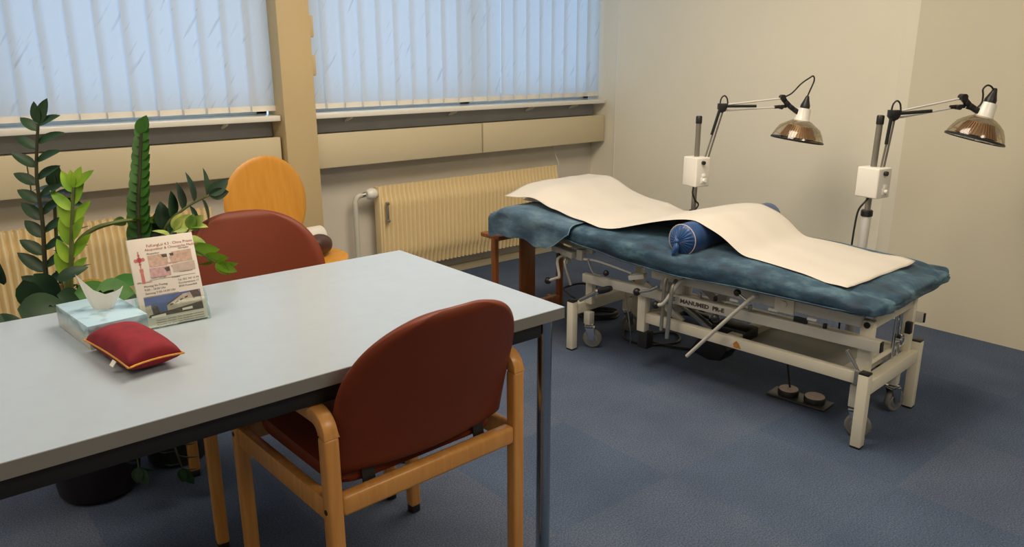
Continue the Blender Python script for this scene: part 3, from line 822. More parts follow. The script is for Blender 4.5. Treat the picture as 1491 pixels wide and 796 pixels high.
# rails
def rail(name, v, u0, z0, u1, z1, w, h, mat, cap=True):
    r = obj(name, MB().bar((v, u0, z0), (v, u1, z1), w, h, bev=.003), mat, bed)
    if cap: obj('end_cap', MB().box((v, u0-.002, z0), (w-.004, .006, h-.004), bev=.0015), 'black', r)
    return r
ur = rail('upper_rail', .030, -.015, .377, 1.300, .351, .026, .040, 'cream_grey')
rail('upper_rail', .452, -.002, .377, 1.300, .351, .016, .040, 'cream_grey')
rail('lower_rail', .055, .062, .239, .985, .236, .028, .043, 'cream', False)
rail('lower_rail', .425, .062, .239, .985, .236, .028, .043, 'cream', False)
rail('mattress_rail', .045, .06, .446, .93, .442, .026, .040, 'cream_grey', False)
rail('mattress_rail', .505, .10, .446, 1.30, .440, .026, .040, 'cream_grey', False)
rail('head_rail', .060, 1.27, .474, 1.62, .515, .024, .030, 'cream_grey', False)
rail('head_rail', .530, 1.10, .452, 1.62, .515, .024, .030, 'cream_grey', False)
for u, z, v0 in ((.10, .446, .055), (.62, .446, .055), (1.22, .446, .20)): obj('cross_member', MB().box(((v0+.53)/2, u, z), (.53-v0, .035, .026), bev=.003), 'cream_grey', bed)
for u in (.095, .56, .95): obj('cross_member', MB().box((.24, u, .238), (.345, .05, .036), bev=.003), 'cream', bed)
obj('base_plate', MB().box((.24, .33, .224), (.34, .42, .006)), 'plate_grey', bed)
obj('hinge_bracket', MB().box((.052, .048, .243), (.036, .030, .052), bev=.003), 'grey_metal', bed)
obj('bolt_plate', MB().box((.028, .335, .440), (.006, .075, .055), bev=.002).cyl((.025, .335, .447), (.019, .335, .447), .012, n=16), 'cream', bed)
# lift arms of the parallelogram lift
for v in (.085, .395):
    for u in (.80,):
        obj('lift_arm', MB().bar((v, u, .245), (v, u+.20, .372), .016, .034, bev=.004), 'cream_grey', bed)
obj('gas_strut', MB().cyl((.045, .10, .33), (.050, .055, .265), .007, n=12), 'chrome', bed)
for u in (.21, .36, .52): obj('pin', MB().cyl((.030, u, .414), (.030, u+.035, .413), .006, n=10), 'white_gloss', bed)
for u in (.18, .27, .47, .62, .69): obj('clip', MB().box((.030, u, .402), (.014, .012 if u != .27 else .05, .018), bev=.002), 'black' if u in (.18, .27, .62) else 'grey_metal', bed)
# rust patch worn on the lower rail
obj('rust_patch', MB().prism([(.500, .222), (.530, .222), (.536, .236), (.522, .250), (.512, .244)], 'x', .0402, .0409), 'rust', bed, flat=True)
# lettering on the upper rail
# reading direction runs from the head end to the foot end on the near face
tx = MB()
tx.text('MANUMED  PR-E', .0225, Matrix.Translation((.0165, .772, .3545)) @ Matrix(((0, 0, -1, 0), (-1.20, 0, 0, 0), (.024, 1, 0, 0), (0, 0, 0, 1))), bold=.0011)
lg = MB()
for k in range(3): lg.box((.0166, .805, .357 + .0065*k), (.0006, .016 - .005*(k == 1), .0035))
obj('emblem', lg, 'ink_dark', bed, flat=True)
obj('lettering', tx, 'ink_dark', bed, flat=True)
# pedestal post and drive
po_ = obj('lift_post', MB().box((.05, .975, .262), (.038, .040, .176), bev=.003), 'cream', bed)
obj('post_foot', MB().box((.058, .965, .137), (.050, .050, .078), bev=.006), 'black', po_)
obj('lift_post', MB().box((.40, .80, .36), (.038, .045, .17), bev=.003), 'cream_grey', bed)
obj('lift_post', MB().box((.10, .90, .395), (.036, .04, .11), bev=.003), 'cream_grey', bed)
obj('lift_post', MB().box((.045, .795, .40), (.02, .035, .10), bev=.003), 'cream_grey', bed)
mt = obj('drive_motor', MB().prism([(.835, .082), (.79, .155), (.68, .200), (.655, .125), (.685, .072), (.74, .062)], 'x', .20, .31, bev=.008), 'black', bed)
obj('motor_tube', MB().tube([(.20, .93, .30), (.22, .80, .225), (.23, .74, .185)], [.012, .018, .022], 14), 'grey_metal', mt)
obj('drive_gear', MB().box((.16, .60, .245), (.10, .16, .05), bev=.01), 'black', bed)
# levers with ball knobs
def lever(pts, ball=None, r=.0065, br=.0165, mat='grey_metal'):
    l = obj('lever', MB().tube(pts, r, 12, smooth=4), mat, bed)
    if ball: obj('ball_knob', MB().sphere(ball, br, 12), 'black', l)
lever([(.02, .76, .452), (-.005, .772, .436), (-.02, .805, .375), (-.02, .83, .342), (-.02, .855, .333)], (-.02, .864, .331), .008, mat='cream_grey')
lever([(.0, .87, .405), (-.01, .90, .385), (-.02, .955, .366)], (-.02, .962, .365))
lever([(.01, .792, .445), (-.02, .79, .40), (-.02, .801, .203)], None, .009)
lever([(.01, .838, .445), (.0, .84, .41), (-.01, .838, .225)], None, .008)
lever([(.02, .44, .452), (-.02, .455, .441), (-.02, .701, .153)], None, .0075, mat='cream_grey')
lever([(-.02, .46, .442), (-.02, .49, .458)], (-.02, .500, .464), .0055, .014)
lever([(.05, .65, .315), (-.0, .60, .338)], (-.015, .588, .341), .006)
lever([(.03, 1.40, .438), (-.02, 1.418, .422), (-.022, 1.404, .345), (-.02, 1.42, .332), (-.02, 1.468, .310)], (-.02, 1.478, .307), mat='cream_grey')
lever([(.03, 1.365, .44), (-.02, 1.375, .42), (-.02, 1.335, .315)], None, .006)
lever([(.02, 1.27, .44), (-.0, 1.22, .392), (-.015, 1.16, .395)], (-.015, 1.135, .411), .005, .013)
obj('head_bracket', MB().box((.02, 1.41, .455), (.05, .13, .030), (R(8), 0, 0), bev=.004).box((.02, 1.39, .430), (.03, .02, .06), bev=.004).box((.03, 1.32, .452), (.03, .035, .05), bev=.004), 'cream_grey', bed)
obj('round_cap', MB().cyl((-.012, 1.425, .436), (-.004, 1.425, .436), .011, n=16), 'black', bed)
g = obj('grip_lever', MB().cyl((-.02, 1.275, .257), (-.02, 1.176, .320), .0085, n=14), 'chrome', bed)
obj('grip', MB().lathe([(.012, 0), (.015, .012), (.014, .06), (.011, .075)], (-.02, 1.170, .322), (0, -.080, .034), 16), 'black', g)
obj('collar', MB().sphere((-.02, 1.173, .321), .0155, 10), 'chrome', g)
obj('bed_cable', MB().tube([(.02, 1.34, .242), (.0, 1.37, .262), (.03, 1.42, .272), (.12, 1.40, .28), (.16, 1.34, .27), (.14, 1.30, .26)], .0045, 8, smooth=6), 'black', bed)
obj('bed_cable', MB().tube([(.13, 1.14, .30), (.12, 1.10, .15), (.16, 1.12, .07), (.18, 1.14, .035)], .003, 8, smooth=6), 'grey_metal', bed)

# hand switch lying on the bed frame
hs = thing('hand_switch', 'white hand switch with white cable lying on the bed frame', 'hand switch', BX, BR)
obj('housing', MB().box((.06, 1.02, .405), (.045, .075, .022), (R(-14), 0, R(12)), bev=.005), 'white_gloss', hs)
obj('cable', MB().tube([(.06, 1.055, .412), (.055, 1.09, .418), (.04, 1.17, .432), (.03, 1.24, .440), (.03, 1.32, .432), (.04, 1.38, .428)], .005, 8, smooth=6), 'white_gloss', hs)

# blue cloth over the head end
cl = MB(); NS, NQ = 44, 34
def cloth(q, sN):
    # q along the bed then down over the end; s around the near side, top, far side
    s = sN
    u_start = 1.30 + .13*max(0, 1-s/.14)
    uq = u_start + (UL + .004 - u_start)*min(1, q/.72)
    drop = max(0, (q-.72)/.28)
    near_low = lerp_table([(1.30, .476), (1.48, .474), (1.62, .490), (1.70, .497), (1.83, .472)], uq) + .006*math.sin(uq*40)
    ztop = mtop(min(uq, UL-.015), VC) + .008
    if s < .16:
        k = s/.16; v = VC - HW - .016 - .006*math.sin(uq*23+k*3); z = near_low + (ztop-.030-near_low)*k
        v -= .007*(1-k)*math.sin(uq*31)
    elif s < .24:
        k = (s-.16)/.08; v = VC - HW - .016 + .045*(1-math.cos(k*PI/2)); z = ztop-.030 + .027*math.sin(k*PI/2)
    elif s < .84:
        k = (s-.24)/.60; v = VC-HW+.029 + (2*HW-.058)*k; z = ztop-.003 + .003*math.sin(PI*k)
    elif s < .91:
        k = (s-.84)/.07; v = VC+HW-.029 + .042*math.sin(k*PI/2); z = ztop-.003-.027*(1-math.cos(k*PI/2))
    else:
        k = (s-.91)/.09; v = VC+HW+.013; z = ztop-.03 - .06*k
    u = uq
    if drop > 0:
        u = UL + .004 + .022*math.sin(min(1, drop*3)*PI/2) + .004*math.sin(v*35)
        lim = ztop - .004 - (ztop - .478)*drop**1.15
        z = min(z, lim) if s >= .16 else min(z, max(lim, near_low - .012*drop))
    return (v, u, z)
cl.grid(NQ, NS, cloth)
co = obj('head_cloth', cl, 'velvet_soft', loc=BX, rotz=BR, angle=80)
tag(co, 'soft blue cloth with pale hem draped over the head end of the bed', 'cloth')
hem = [cloth(0, k/43) for k in range(0, 40)]
obj('hem', MB().tube(hem, .0025, 6), 'piping_blue', co)

# bolster under the paper sheet
BU, BZ, BRAD = .772, .616, .062
bo = thing('bolster', 'royal blue satin bolster roll under the paper sheet with knotted end', 'bolster', BX, BR)
def bol(u, v):
    a = 2*PI*v; x = u
    prof = [(-.020, .001), (-.022, .012), (-.014, .030), (-.006, .050), (.004, .060), (.014, .0625), (.10, .063), (.60, .063), (.675, .0625), (.685, .058), (.69, .045), (.692, .001)]
    p, r = prof[int(round(u*11))]
    ruck = .0016*math.sin(a*22) if int(round(u*11)) in (1, 2, 3, 9, 10) else 0
    return (p + ruck, BU + r*math.cos(a), BZ + r*math.sin(a))
bb = MB(); bb.grid(12, 96, bol, close_v=True)
obj('roll', bb, 'satin', bo, angle=60)
obj('cord', MB().tube([(.006, BU + .0615*math.cos(2*PI*k/30), BZ + .0615*math.sin(2*PI*k/30)) for k in range(30)], .0019, 6, closed=True), 'pale_cord', bo)
kn = MB().sphere((-.025, BU+.004, BZ-.002), .012, 8, (1, 1, 1))
kn.tube([(-.027, BU+.003, BZ-.006), (-.035, BU-.003, BZ-.025), (-.034, BU+.004, BZ-.045), (-.030, BU+.006, BZ-.058)], [.007, .010, .009, .003], 10, smooth=4)
kn.tube([(-.028, BU+.006, BZ-.010), (-.036, BU+.010, BZ-.035), (-.036, BU+.013, BZ-.062), (-.030, BU+.016, BZ-.075)], [.006, .006, .004, .002], 8, smooth=4)
obj('knotted_end', kn, 'satin', bo)

# pillow between cloth and paper
pw = MB()
def pil(side):
    def f(a, b):
        x, y = 2*a-1, 2*b-1
        k = (max(0, 1-abs(x)**3)*max(0, 1-abs(y)**3))**.5
        v, u = .345 + .235*x, 1.70 + .085*y
        zb_ = mtop(min(u, UL-.09), VC) + .0115
        return (v, u, zb_ + .004 + (.042*k if side else -.0005))
    return f
pw.grid(21, 17, pil(1)); pw.grid(21, 17, pil(0))
bmesh.ops.remove_doubles(pw.bm, verts=pw.bm.verts, dist=0.0004)
pwo = obj('pillow', pw, 'tag', loc=BX, rotz=BR, angle=80)
tag(pwo, 'flat pale pillow under the paper at the head end of the bed', 'pillow')
# paper sheet over mattress, bolster and cloth
def near_edge(u): return lerp_table([(.10, -.005), (.30, .035), (.5, .055), (.68, .070), (.80, .085), (.95, .045), (1.15, .005), (1.35, .010), (1.5, .035), (1.62, .045), (1.80, .015)], u)
def far_edge(u): return lerp_table([(.06, .515), (.3, .545), (.5, .55), (.7, .60), (1.0, .645), (1.3, .648), (1.6, .645), (1.80, .640)], u)
def pz(u, v):
    uu = min(u, UL-.09)
    vv = max(VC-HW+.03, min(VC+HW-.03, v))
    z = mtop(uu, vv)
    d = abs(u-BU)
    base = z + .006
    if u > 1.2: base = max(base, base + (mtop(uu, VC) + .0155 - base)*min(1, (u-1.2)/.09))
    top = BZ + BRAD + .004
    hmp = top - (max(0, top-base))*min(1.3, (d/(.36 if u > BU else .23))**1.6)
    k = .010
    m = max(base, hmp)
    z = m + k*math.log(math.exp((base-m)/k) + math.exp((hmp-m)/k)) - k*.0
    # over the pillow at the head end
    q = max(0, min(1, (u-1.38)/.34)); q = q*q*(3-2*q); w = max(0, min(1, (v+.03)/.26)); w = w*w*(3-2*w)
    z += q*(.022 + .048*w)
    z += .0012*math.sin(u*23+v*11) + .001*math.sin(v*37-u*9)
    return z
pp = MB()
def pfn(a, b):
    u0 = .105 - .03*b; u1 = 1.815 - .0*b
    u = u0 + (u1-u0)*a; n, f = near_edge(u), far_edge(u); v = n + (f-n)*b
    return (v, u + .012*b*(1-a)*math.sin(PI*b), pz(u, v) + (.012*max(0, (b-.85)/.15)**2*max(0, 1-a/.1) + .008*max(0, 1-a/.05)*max(0, 1-b/.1)))
pp.grid(120, 36, pfn)
ps = obj('paper_sheet', pp, 'paper', loc=BX, rotz=BR, angle=80)
so = ps.modifiers.new('thickness', 'SOLIDIFY'); so.thickness = .0006; so.offset = 1
tag(ps, 'long cream paper sheet covering the treatment bed and bolster', 'paper sheet')

# wooden stand under the head end
st = thing('wooden_stand', 'red-brown wooden stand under the head end of the bed', 'stand', (2.565, 2.945, 0), 0)
obj('top_rail', MB().box((0, .03, .445), (.47, .15, .022), bev=.004), 'brown_wood', st)
for x, w in ((-.225, .024), (.225, .024)): obj('stile', MB().box((x, 0, .222), (w, .034, .436), bev=.003), 'brown_wood', st)
obj('panel', MB().box((-.006, .004, .244), (.100, .018, .392), bev=.003), 'brown_wood', st)
obj('floor_runner', MB().box((0, 0, .03), (.43, .034, .056), bev=.004), 'brown_wood', st)
for x in (-.225, .225): obj('foot_bar', MB().box((x, .055, .018), (.024, .08, .034), bev=.004), 'brown_wood', st)

# foot switch on the carpet
fs = thing('foot_switch', 'double foot switch with two round pedals on the carpet under the bed', 'foot switch', (2.668, 1.425, 0), R(97))
obj('plate', MB().box((0, 0, .007), (.235, .095, .010), bev=.003), 'plate_dark', fs)
for x in (-.058, .048):
    p = obj('pedal', MB().lathe([(.040, .012), (.041, .030), (.038, .035)], (x, 0, 0), n=32), 'black', fs)
    obj('pedal_top', MB().lathe([(.037, .0352), (.036, .038), (.001, .0385)], (x, 0, 0), n=32), 'ph_tan', p)
obj('cable', MB().tube([(.048, -.01, .038), (.06, -.01, .10), (.065, .0, .16), (.05, .03, .215)], .004, 8, smooth=6), 'black', fs)

# coiled mains cable and loose loops under the bed
cc = []
for k in range(60):
    a = 2*PI*k/15; cc.append((.098*math.cos(a)+.006*math.sin(k), .066*math.sin(a)+.004*math.cos(k*1.7), .008 + .007*(k//15) + .002*math.sin(k)))
o = obj('coiled_cable', MB().tube(cc, .0065, 8, smooth=2), 'black', loc=(2.80, 2.655, 0), rotz=R(-35)); tag(o, 'coil of black cable on the carpet under the head of the bed', 'cable')
o = obj('loose_cable', MB().tube([(.42, .32, .30), (.30, .33, .02), (.12, .36, .007), (.0, .27, .007), (.02, .14, .007), (.16, .08, .007), (.24, .16, .007), (.15, .22, .012), (.06, .20, .007), (.10, .02, .007), (.22, -.12, .007), (.20, -.20, .06)], .006, 8, smooth=7), 'black', loc=(2.65, 2.06, 0)); tag(o, 'black cable looping loosely on the carpet below the bed motor', 'cable')

# ------------------------------------------------------------------ infrared lamps on stands (local x to the right along the lamp arm)
def heat_lamp(label, loc, rotz, top, lean, box, boxrot, collar, base, elbow, aU, aL, brk, neckc, axis, dome_r, dome_h, cable, cord):
    t = thing('heat_lamp', label, 'lamp', loc, rotz)
    px = lambda z: lean*z/top
    obj('upper_pole', MB().cyl((px(collar), 0, collar-.02), (px(top), 0, top-.025), .0125, n=18), 'pole_grey', t)
    obj('pole_cap', MB().lathe([(.0145, 0), (.0150, .004), (.0150, .032), (.012, .036)], (px(top), 0, top-.036), n=18), 'black', t)
    lp = obj('lower_pole', MB().cyl((0, 0, .05), (px(collar), 0, collar), .0195, n=20), 'pole_white', t)
    obj('collar', MB().lathe([(.0225, -.012), (.0235, -.008), (.0235, .010), (.020, .014)], (px(collar), 0, collar), n=20), 'black', lp)
    b = obj('stand_base', MB().lathe([(.035, .03), (.04, .04), (.035, .075), (.022, .09)], n=20), 'black', t)
    for k in range(4):
        a = R(45 + 90*k); l = obj('base_leg', MB().bar((.02*math.cos(a), .02*math.sin(a), .05), (.15*math.cos(a), .15*math.sin(a), .042), .03, .018, bev=.004), 'black', b)
        obj('castor', MB().cyl((.15*math.cos(a)-.01*math.sin(a), .15*math.sin(a)+.01*math.cos(a), .02), (.15*math.cos(a)+.01*math.sin(a), .15*math.sin(a)-.01*math.cos(a), .02), .02, n=16), 'black', t)
    # control box
    q = Matrix.Rotation(boxrot, 4, 'Z'); cx, cy, z0, z1 = box
    T = Matrix.Translation((cx, cy, (z0+z1)/2)) @ q
    hz = z1-z0
    cb = obj('control_box', MB().box((0, 0, 0), (.087, .10, hz), bev=.006, seg=3).xf(T), 'white_plastic', t)
    obj('dial', MB().cyl((-.006, -.0505, hz*.33), (-.006, -.062, hz*.33), .0095, n=18).xf(T), 'black', cb)
    obj('switch', MB().box((.004, -.052, -hz*.10), (.020, .006, .016), (R(-12), 0, 0), bev=.002).box((.004, -.052, -hz*.27), (.034, .005, .030), bev=.004).cyl((.004, -.052, -hz*.27), (.004, -.066, -hz*.27), .008, n=16).xf(T), 'white_gloss', cb)
    # spring arms
    bx, bz = base; ex, ez = elbow
    y1 = -.012
    for dx, yy in ((-.010, y1-.008), (.010, y1+.008)):
        obj('lower_arm', MB().cyl((bx+dx, yy, bz-.02), (ex+dx*.9, yy, ez), .0042, n=10), 'pole_grey', t)
    obj('spring', MB().cyl((bx+(ex-bx)*.42-.012, y1-.014, bz+(ez-bz)*.42), (ex-.018, y1-.014, ez-.012), .0068, n=12), 'black', t)
    eb = obj('elbow', MB().prism([(-.022, .014), (.020, .014), (.024, .004), (.010, -.022), (-.006, -.030), (-.022, -.012)], 'y', -.018, .018, bev=.003).xf(Matrix.Translation((ex, y1, ez+.004))), 'black', t)
    obj('upper_arm', MB().cyl((ex+.012, y1, ez+.012), (aU[0], y1, aU[1]), .0042, n=10), 'pole_white', t)
    obj('upper_arm', MB().cyl((ex+.006, y1+.010, ez-.016), (aL[0], y1+.010, aL[1]), .0042, n=10), 'pole_white', t)
    k = .56
    obj('spring', MB().cyl((ex+.015, y1-.016, ez+.006), (ex+(aL[0]-ex)*k, y1-.012, ez+.006+(aL[1]-ez)*k*.55), .0068, n=12), 'black', t)
    obj('cable_loop', MB().tube([(ex-.014, y1, ez+.01), (ex-.010, y1, ez+.040), (ex+.004, y1, ez+.054), (ex+.018, y1, ez+.042), (ex+.024, y1, ez+.014)], .0035, 8, smooth=5), 'black', t)
    hb = MB()
    for a, b2 in zip(brk, brk[1:]): hb.bar((a[0], y1, a[1]), (b2[0], y1, b2[1]), .022, .018, up=(0, 1, 0), bev=.003)
    hb.cyl((brk[0][0], y1-.016, brk[0][1]), (brk[0][0], y1+.016, brk[0][1]), .013, n=14)
    hb.cyl((aL[0], y1-.012, aL[1]), (aL[0], y1+.018, aL[1]), .010, n=14).cyl((aL[0]-.028, y1+.010, aL[1]), (aL[0]+.03, y1+.010, aL[1]+.004), .008, n=10)
    obj('head_bracket', hb, 'black', t)
    # head: axis points down out of the dome; neckc is the lower rim of the white neck
    ax = Vector((axis[0], 0, axis[1])).normalized(); c = Vector((neckc[0], y1, neckc[1])); up = -ax
    nk = obj('neck', MB().lathe([(.036, -.006), (.037, 0), (.034, .004), (.0315, .045), (.029, .056), (.012, .060)], c, up, 28), 'white_gloss', t)
    obj('socket', MB().lathe([(.0225, .058), (.0225, .070), (.018, .082), (.0125, .098), (.0085, .112), (.006, .116)], c, up, 20), 'black', t)
    dome = [(.036, 0), (.050, -.006), (.068, -.018), (dome_r*.78, -dome_h*.38), (dome_r*.90, -dome_h*.64), (dome_r*.97, -dome_h*.86), (dome_r, -dome_h)]
    d = obj('dome', MB().lathe(dome, c, up, 48, cap=False), 'amber', t)
    rim = MB().lathe([(dome_r*1.0, -dome_h+.003), (dome_r*1.03, -dome_h), (dome_r*1.03, -dome_h-.006), (dome_r*.985, -dome_h-.007), (dome_r*.975, -dome_h)], c, up, 48, cap=False)
    obj('rim', rim, 'black', t)
    x = up.orthogonal().normalized(); y = up.cross(x)
    bars = MB()
    r0, r1 = dome_r*.44, dome_r*.70
    for kk in range(36):
        a = 2*PI*kk/36; dr = x*math.cos(a) + y*math.sin(a)
        bars.bar(c + dr*r0 + up*(-dome_h*.30), c + dr*r1 + up*(-dome_h*.90), .0052, .004, up=dr)
    obj('vanes', bars, 'copper', t)
    obj('reflector', MB().lathe([(.012, -dome_h*.26), (r0*.9, -dome_h*.30), (r0*.97, -dome_h*.36), (r1*.93, -dome_h*.90)], c, up, 40, cap=False), 'reflector', t)
    obj('mineral_plate', MB().lathe([(.001, -dome_h*.88), (r1*.9, -dome_h*.88), (r1*.9, -dome_h*.92), (.001, -dome_h*.92)], c, up, 36, cap=False), 'dark_plate', t)
    gd = MB()
    for rr_ in (.35, .68): gd.tube([c + x*(dome_r*rr_*math.cos(2*PI*i/32)) + y*(dome_r*rr_*math.sin(2*PI*i/32)) + up*(-dome_h-.003) for i in range(32)], .0014, 6, closed=True)
    for i in range(12):
        a = 2*PI*i/12; dr = x*math.cos(a)+y*math.sin(a); gd.cyl(c + dr*.01 + up*(-dome_h-.003), c + dr*dome_r*.99 + up*(-dome_h-.003), .0014, n=6)
    obj('guard', gd, 'chrome', t)
    obj('cable', MB().tube([(p[0], y1-.004, p[1]) for p in cable], .0036, 8, smooth=6), 'black', t)
    obj('mains_cord', MB().tube(cord, .004, 8, smooth=6), 'black', t)
    return t
RZ = R(-39.78)
heat_lamp('infrared lamp on stand left of the other lamp, cable looping high above its dome', (3.12, 2.33, 0), RZ, 1.037, 0.0, (.0, -.010, .70, .842), R(27), .562,
          (.045, .855), (.107, 1.078), (.385, 1.119), (.387, 1.078), [(.390, 1.124), (.405, 1.105), (.425, 1.085), (.448, 1.068), (.475, 1.05)], (.4925, 1.016), (-.154, -.988), .121, .092,
          [(.392, 1.124), (.43, 1.142), (.472, 1.187), (.508, 1.213), (.526, 1.222), (.532, 1.200), (.515, 1.150), (.506, 1.124)],
          [(-.01, -.02, .70), (-.015, -.022, .665), (.0, -.022, .63), (.018, -.02, .605), (-.004, -.025, .575), (-.03, -.02, .545), (-.035, 0, .3), (-.03, .03, .01)])
heat_lamp('infrared lamp on stand near the foot of the bed, cable hooked tight over dome', (3.15, 1.49, 0), RZ, 1.083, .022, (.020, -.010, .753, .876), R(31), .682,
          (.048, .885), (.070, 1.086), (.319, 1.147), (.323, 1.114), [(.335, 1.154), (.348, 1.138), (.363, 1.123), (.388, 1.107), (.412, 1.095)], (.430, 1.076), (-.255, -.967), .110, .088,
          [(.352, 1.112), (.385, 1.106), (.410, 1.130), (.412, 1.160), (.408, 1.184), (.422, 1.199), (.440, 1.194), (.453, 1.175), (.456, 1.158)],
          [(.003, -.02, .748), (-.015, -.025, .73), (-.033, -.02, .694), (-.040, -.02, .62), (-.043, -.02, .54), (-.045, 0, .3), (-.03, .03, .01)])

# ------------------------------------------------------------------ plants
def leaf(mb, base, d, up, L, Wd, curl=.25, fold=.22, tipp=1.0):
    d = Vector(d).normalized(); up = Vector(up); sd = d.cross(up)
    sd = sd.normalized() if sd.length > 1e-4 else d.orthogonal().normalized()
    nr = sd.cross(d).normalized(); base = Vector(base)
    n = 7; rows = []
    for i in range(n+1):
        t = i/n
        w = Wd/2*(math.sin(PI*(t**.8))**.75 if 0 < t < 1 else .02)*tipp
        p = base + d*(L*(t - curl*.25*t*t)) - nr*(curl*L*t*t)
        rows.append([p - sd*w + nr*(fold*w), p - sd*w*.5 + nr*(fold*w*.35), p, p + sd*w*.5 + nr*(fold*w*.35), p + sd*w + nr*(fold*w)])
    V = [v for r in rows for v in r]; F = [(i*5+j, i*5+j+1, (i+1)*5+j+1, (i+1)*5+j) for i in range(n) for j in range(4)]
    mb.add(V, F)
CR = Vector((.769, -.640, 0)); CF = Vector((.640, .769, 0))
def along(pts, s):
    P = [Vector(p) for p in pts]; Ls = [(b-a).length for a, b in zip(P, P[1:])]; T = sum(Ls)*s
    for a, b, l in zip(P, P[1:], Ls):
        if T <= l: return a + (b-a)*(T/l), (b-a).normalized()
        T -= l
    return P[-1], (P[-1]-P[-2]).normalized()
def smooth_path(pts, k=6):
    P = [Vector(p) for p in pts]; Q = []
    for i in range(len(P)-1):
        a, b, c, d = P[max(0, i-1)], P[i], P[i+1], P[min(len(P)-1, i+2)]
        for j in range(k):
            t = j/k; Q.append(0.5*((2*b)+(c-a)*t+(2*a-5*b+4*c-d)*t*t+(3*b-a-3*c+d)*t**3))
    Q.append(P[-1]); return Q
def frond(parent, org, pts, r, mat, lmat, s0, s1, n, L, Wd, side=CR, rise=.5, curl=.25, top=True, both=True, jit=.15, shrink=.35, faceup=(0, 0, 1)):
    Q = [q - Vector(org) for q in smooth_path(pts)]
    rs = [r*(1-.55*i/(len(Q)-1)) for i in range(len(Q))]
    st_ = obj('stem', MB().tube(Q, rs, 8), mat, parent)
    if n == 0: return st_
    fb = MB()
    for i in range(n):
        s = s0 + (s1-s0)*(i/(max(1, n-1)))
        p, d = along(Q, s)
        k = 1 - shrink*(i/max(1, n-1))
        for sg in ((1, -1) if both else ((1,) if i % 2 else (-1,))):
            dirv = side*sg + d*rise + Vector((random.uniform(-jit, jit), random.uniform(-jit, jit), random.uniform(-jit, jit)))
            leaf(fb, p + d*(.008*sg), dirv, d + Vector(faceup)*.3 - CF*.35, L*k*random.uniform(.88, 1.1), Wd*k, curl)
    if top:
        p, d = along(Q, 1.0); leaf(fb, p, d + side*.25, -CF, L*.75, Wd*.8, .1); leaf(fb, p, d - side*.3, -CF, L*.6, Wd*.7, .1)
    obj('foliage', fb, lmat, st_, angle=80, fixn=False)
    return st_
pA = (0.385, 2.50, 0)
pl = thing('potted_plant', 'tall glossy green plant in dark pot behind the tissue box', 'plant', pA)
obj('pot', MB().lathe([(.10, 0), (.115, .02), (.145, .25), (.155, .255), (.155, .28), (.14, .28), (.135, .25)], n=40, cap=False).lathe([(.001, .004), (.10, .0)], n=40, cap=False), 'pot', pl)
0 and obj('saucer', MB().lathe([(.001, .001), (.15, .001), (.165, .025), (.158, .025), (.146, .010), (.001, .010)], n=40, cap=False), 'pot', pl)
obj('soil', MB().lathe([(.001, .252), (.08, .250), (.137, .244)], n=32, cap=False), 'soil', pl)
frond(pl, pA, [(.350, 2.48, .25), (.336, 2.49, .55), (.334, 2.50, .70), (.348, 2.50, .86), (.352, 2.49, 1.0), (.373, 2.47, 1.14)], .0085, 'stem_dark', 'leaf_dark', .42, .985, 11, .102, .040, rise=.75, curl=.18, shrink=.25, faceup=-CF*1.6)
frond(pl, pA, [(.40, 2.46, .25), (.376, 2.43, .60), (.394, 2.42, .78), (.426, 2.42, .965)], .010, 'stem', 'leaf_new', .64, .99, 6, .085, .034, rise=1.4, curl=.05, shrink=.1, jit=.32, faceup=-CF*3)
frond(pl, pA, [(.37, 2.53, .25), (.372, 2.53, .62), (.380, 2.53, .80), (.395, 2.53, .955)], .0085, 'stem', 'leaf_dark', .93, 1.0, 3, .085, .045, rise=.2, curl=.3, shrink=0)
frond(pl, pA, [(.36, 2.44, .25), (.362, 2.43, .60), (.395, 2.44, .76), (.450, 2.45, .828), (.535, 2.45, .848), (.615, 2.46, .842)], .0105, 'stem', 'leaf_var', .93, .98, 1, .07, .03)
frond(pl, pA, [(.41, 2.58, .25), (.405, 2.60, .55), (.425, 2.62, .72), (.44, 2.63, .80)], .006, 'stem_dark', 'leaf_dark', .45, .98, 6, .085, .026, rise=.5, curl=.1)
frond(pl, pA, [(.33, 2.42, .25), (.28, 2.38, .50), (.315, 2.33, .64), (.37, 2.30, .63), (.42, 2.28, .57)], .008, 'stem_dark', 'leaf_dark', .50, .95, 4, .10, .05, side=Vector((.6, -.4, .5)), rise=.2, curl=.3)
frond(pl, pA, [(.30, 2.44, .25), (.20, 2.40, .55), (.14, 2.36, .70), (.06, 2.33, .80)], .008, 'stem_dark', 'leaf_dark', .5, .98, 4, .10, .04, rise=.3)
frond(pl, pA, [(.37, 2.40, .25), (.33, 2.30, .55), (.31, 2.22, .66)], .006, 'stem_dark', 'leaf_dark', .7, .98, 4, .09, .055, rise=.1, curl=.35)
frond(pl, pA, [(.43, 2.44, .25), (.42, 2.34, .52), (.425, 2.25, .66)], .006, 'stem_dark', 'leaf_dark', .6, .98, 4, .095, .055, rise=.1, curl=.35)
obj('cane', MB().tube([(0.0, -.06, .25), (-.006, -.055, .45), (-.016, -.05, .60), (-.026, -.05, .69)], .0042, 8), 'cane', pl)
bl = MB()
leaf(bl, (.018, -.255, .700), (.77, -.55, .10), (-.25, -.65, .72), .105, .088, .20, .12)
leaf(bl, (.07, -.19, .70), (.5, -.3, .2), (0, -.4, .9), .10, .065, .3, .12)
leaf(bl, (-.02, -.21, .70), (.7, -.5, .1), (-.2, -.75, .55), .11, .06, .25, .12)
sb_ = obj('stem', MB().tube([(.02, -.04, .25), (.01, -.16, .55), (.018, -.25, .70)], [.007, .006, .004], 8, smooth=5), 'stem', pl)
obj('foliage', bl, 'leaf_broad', sb_, angle=80, fixn=False)
bd_ = MB()
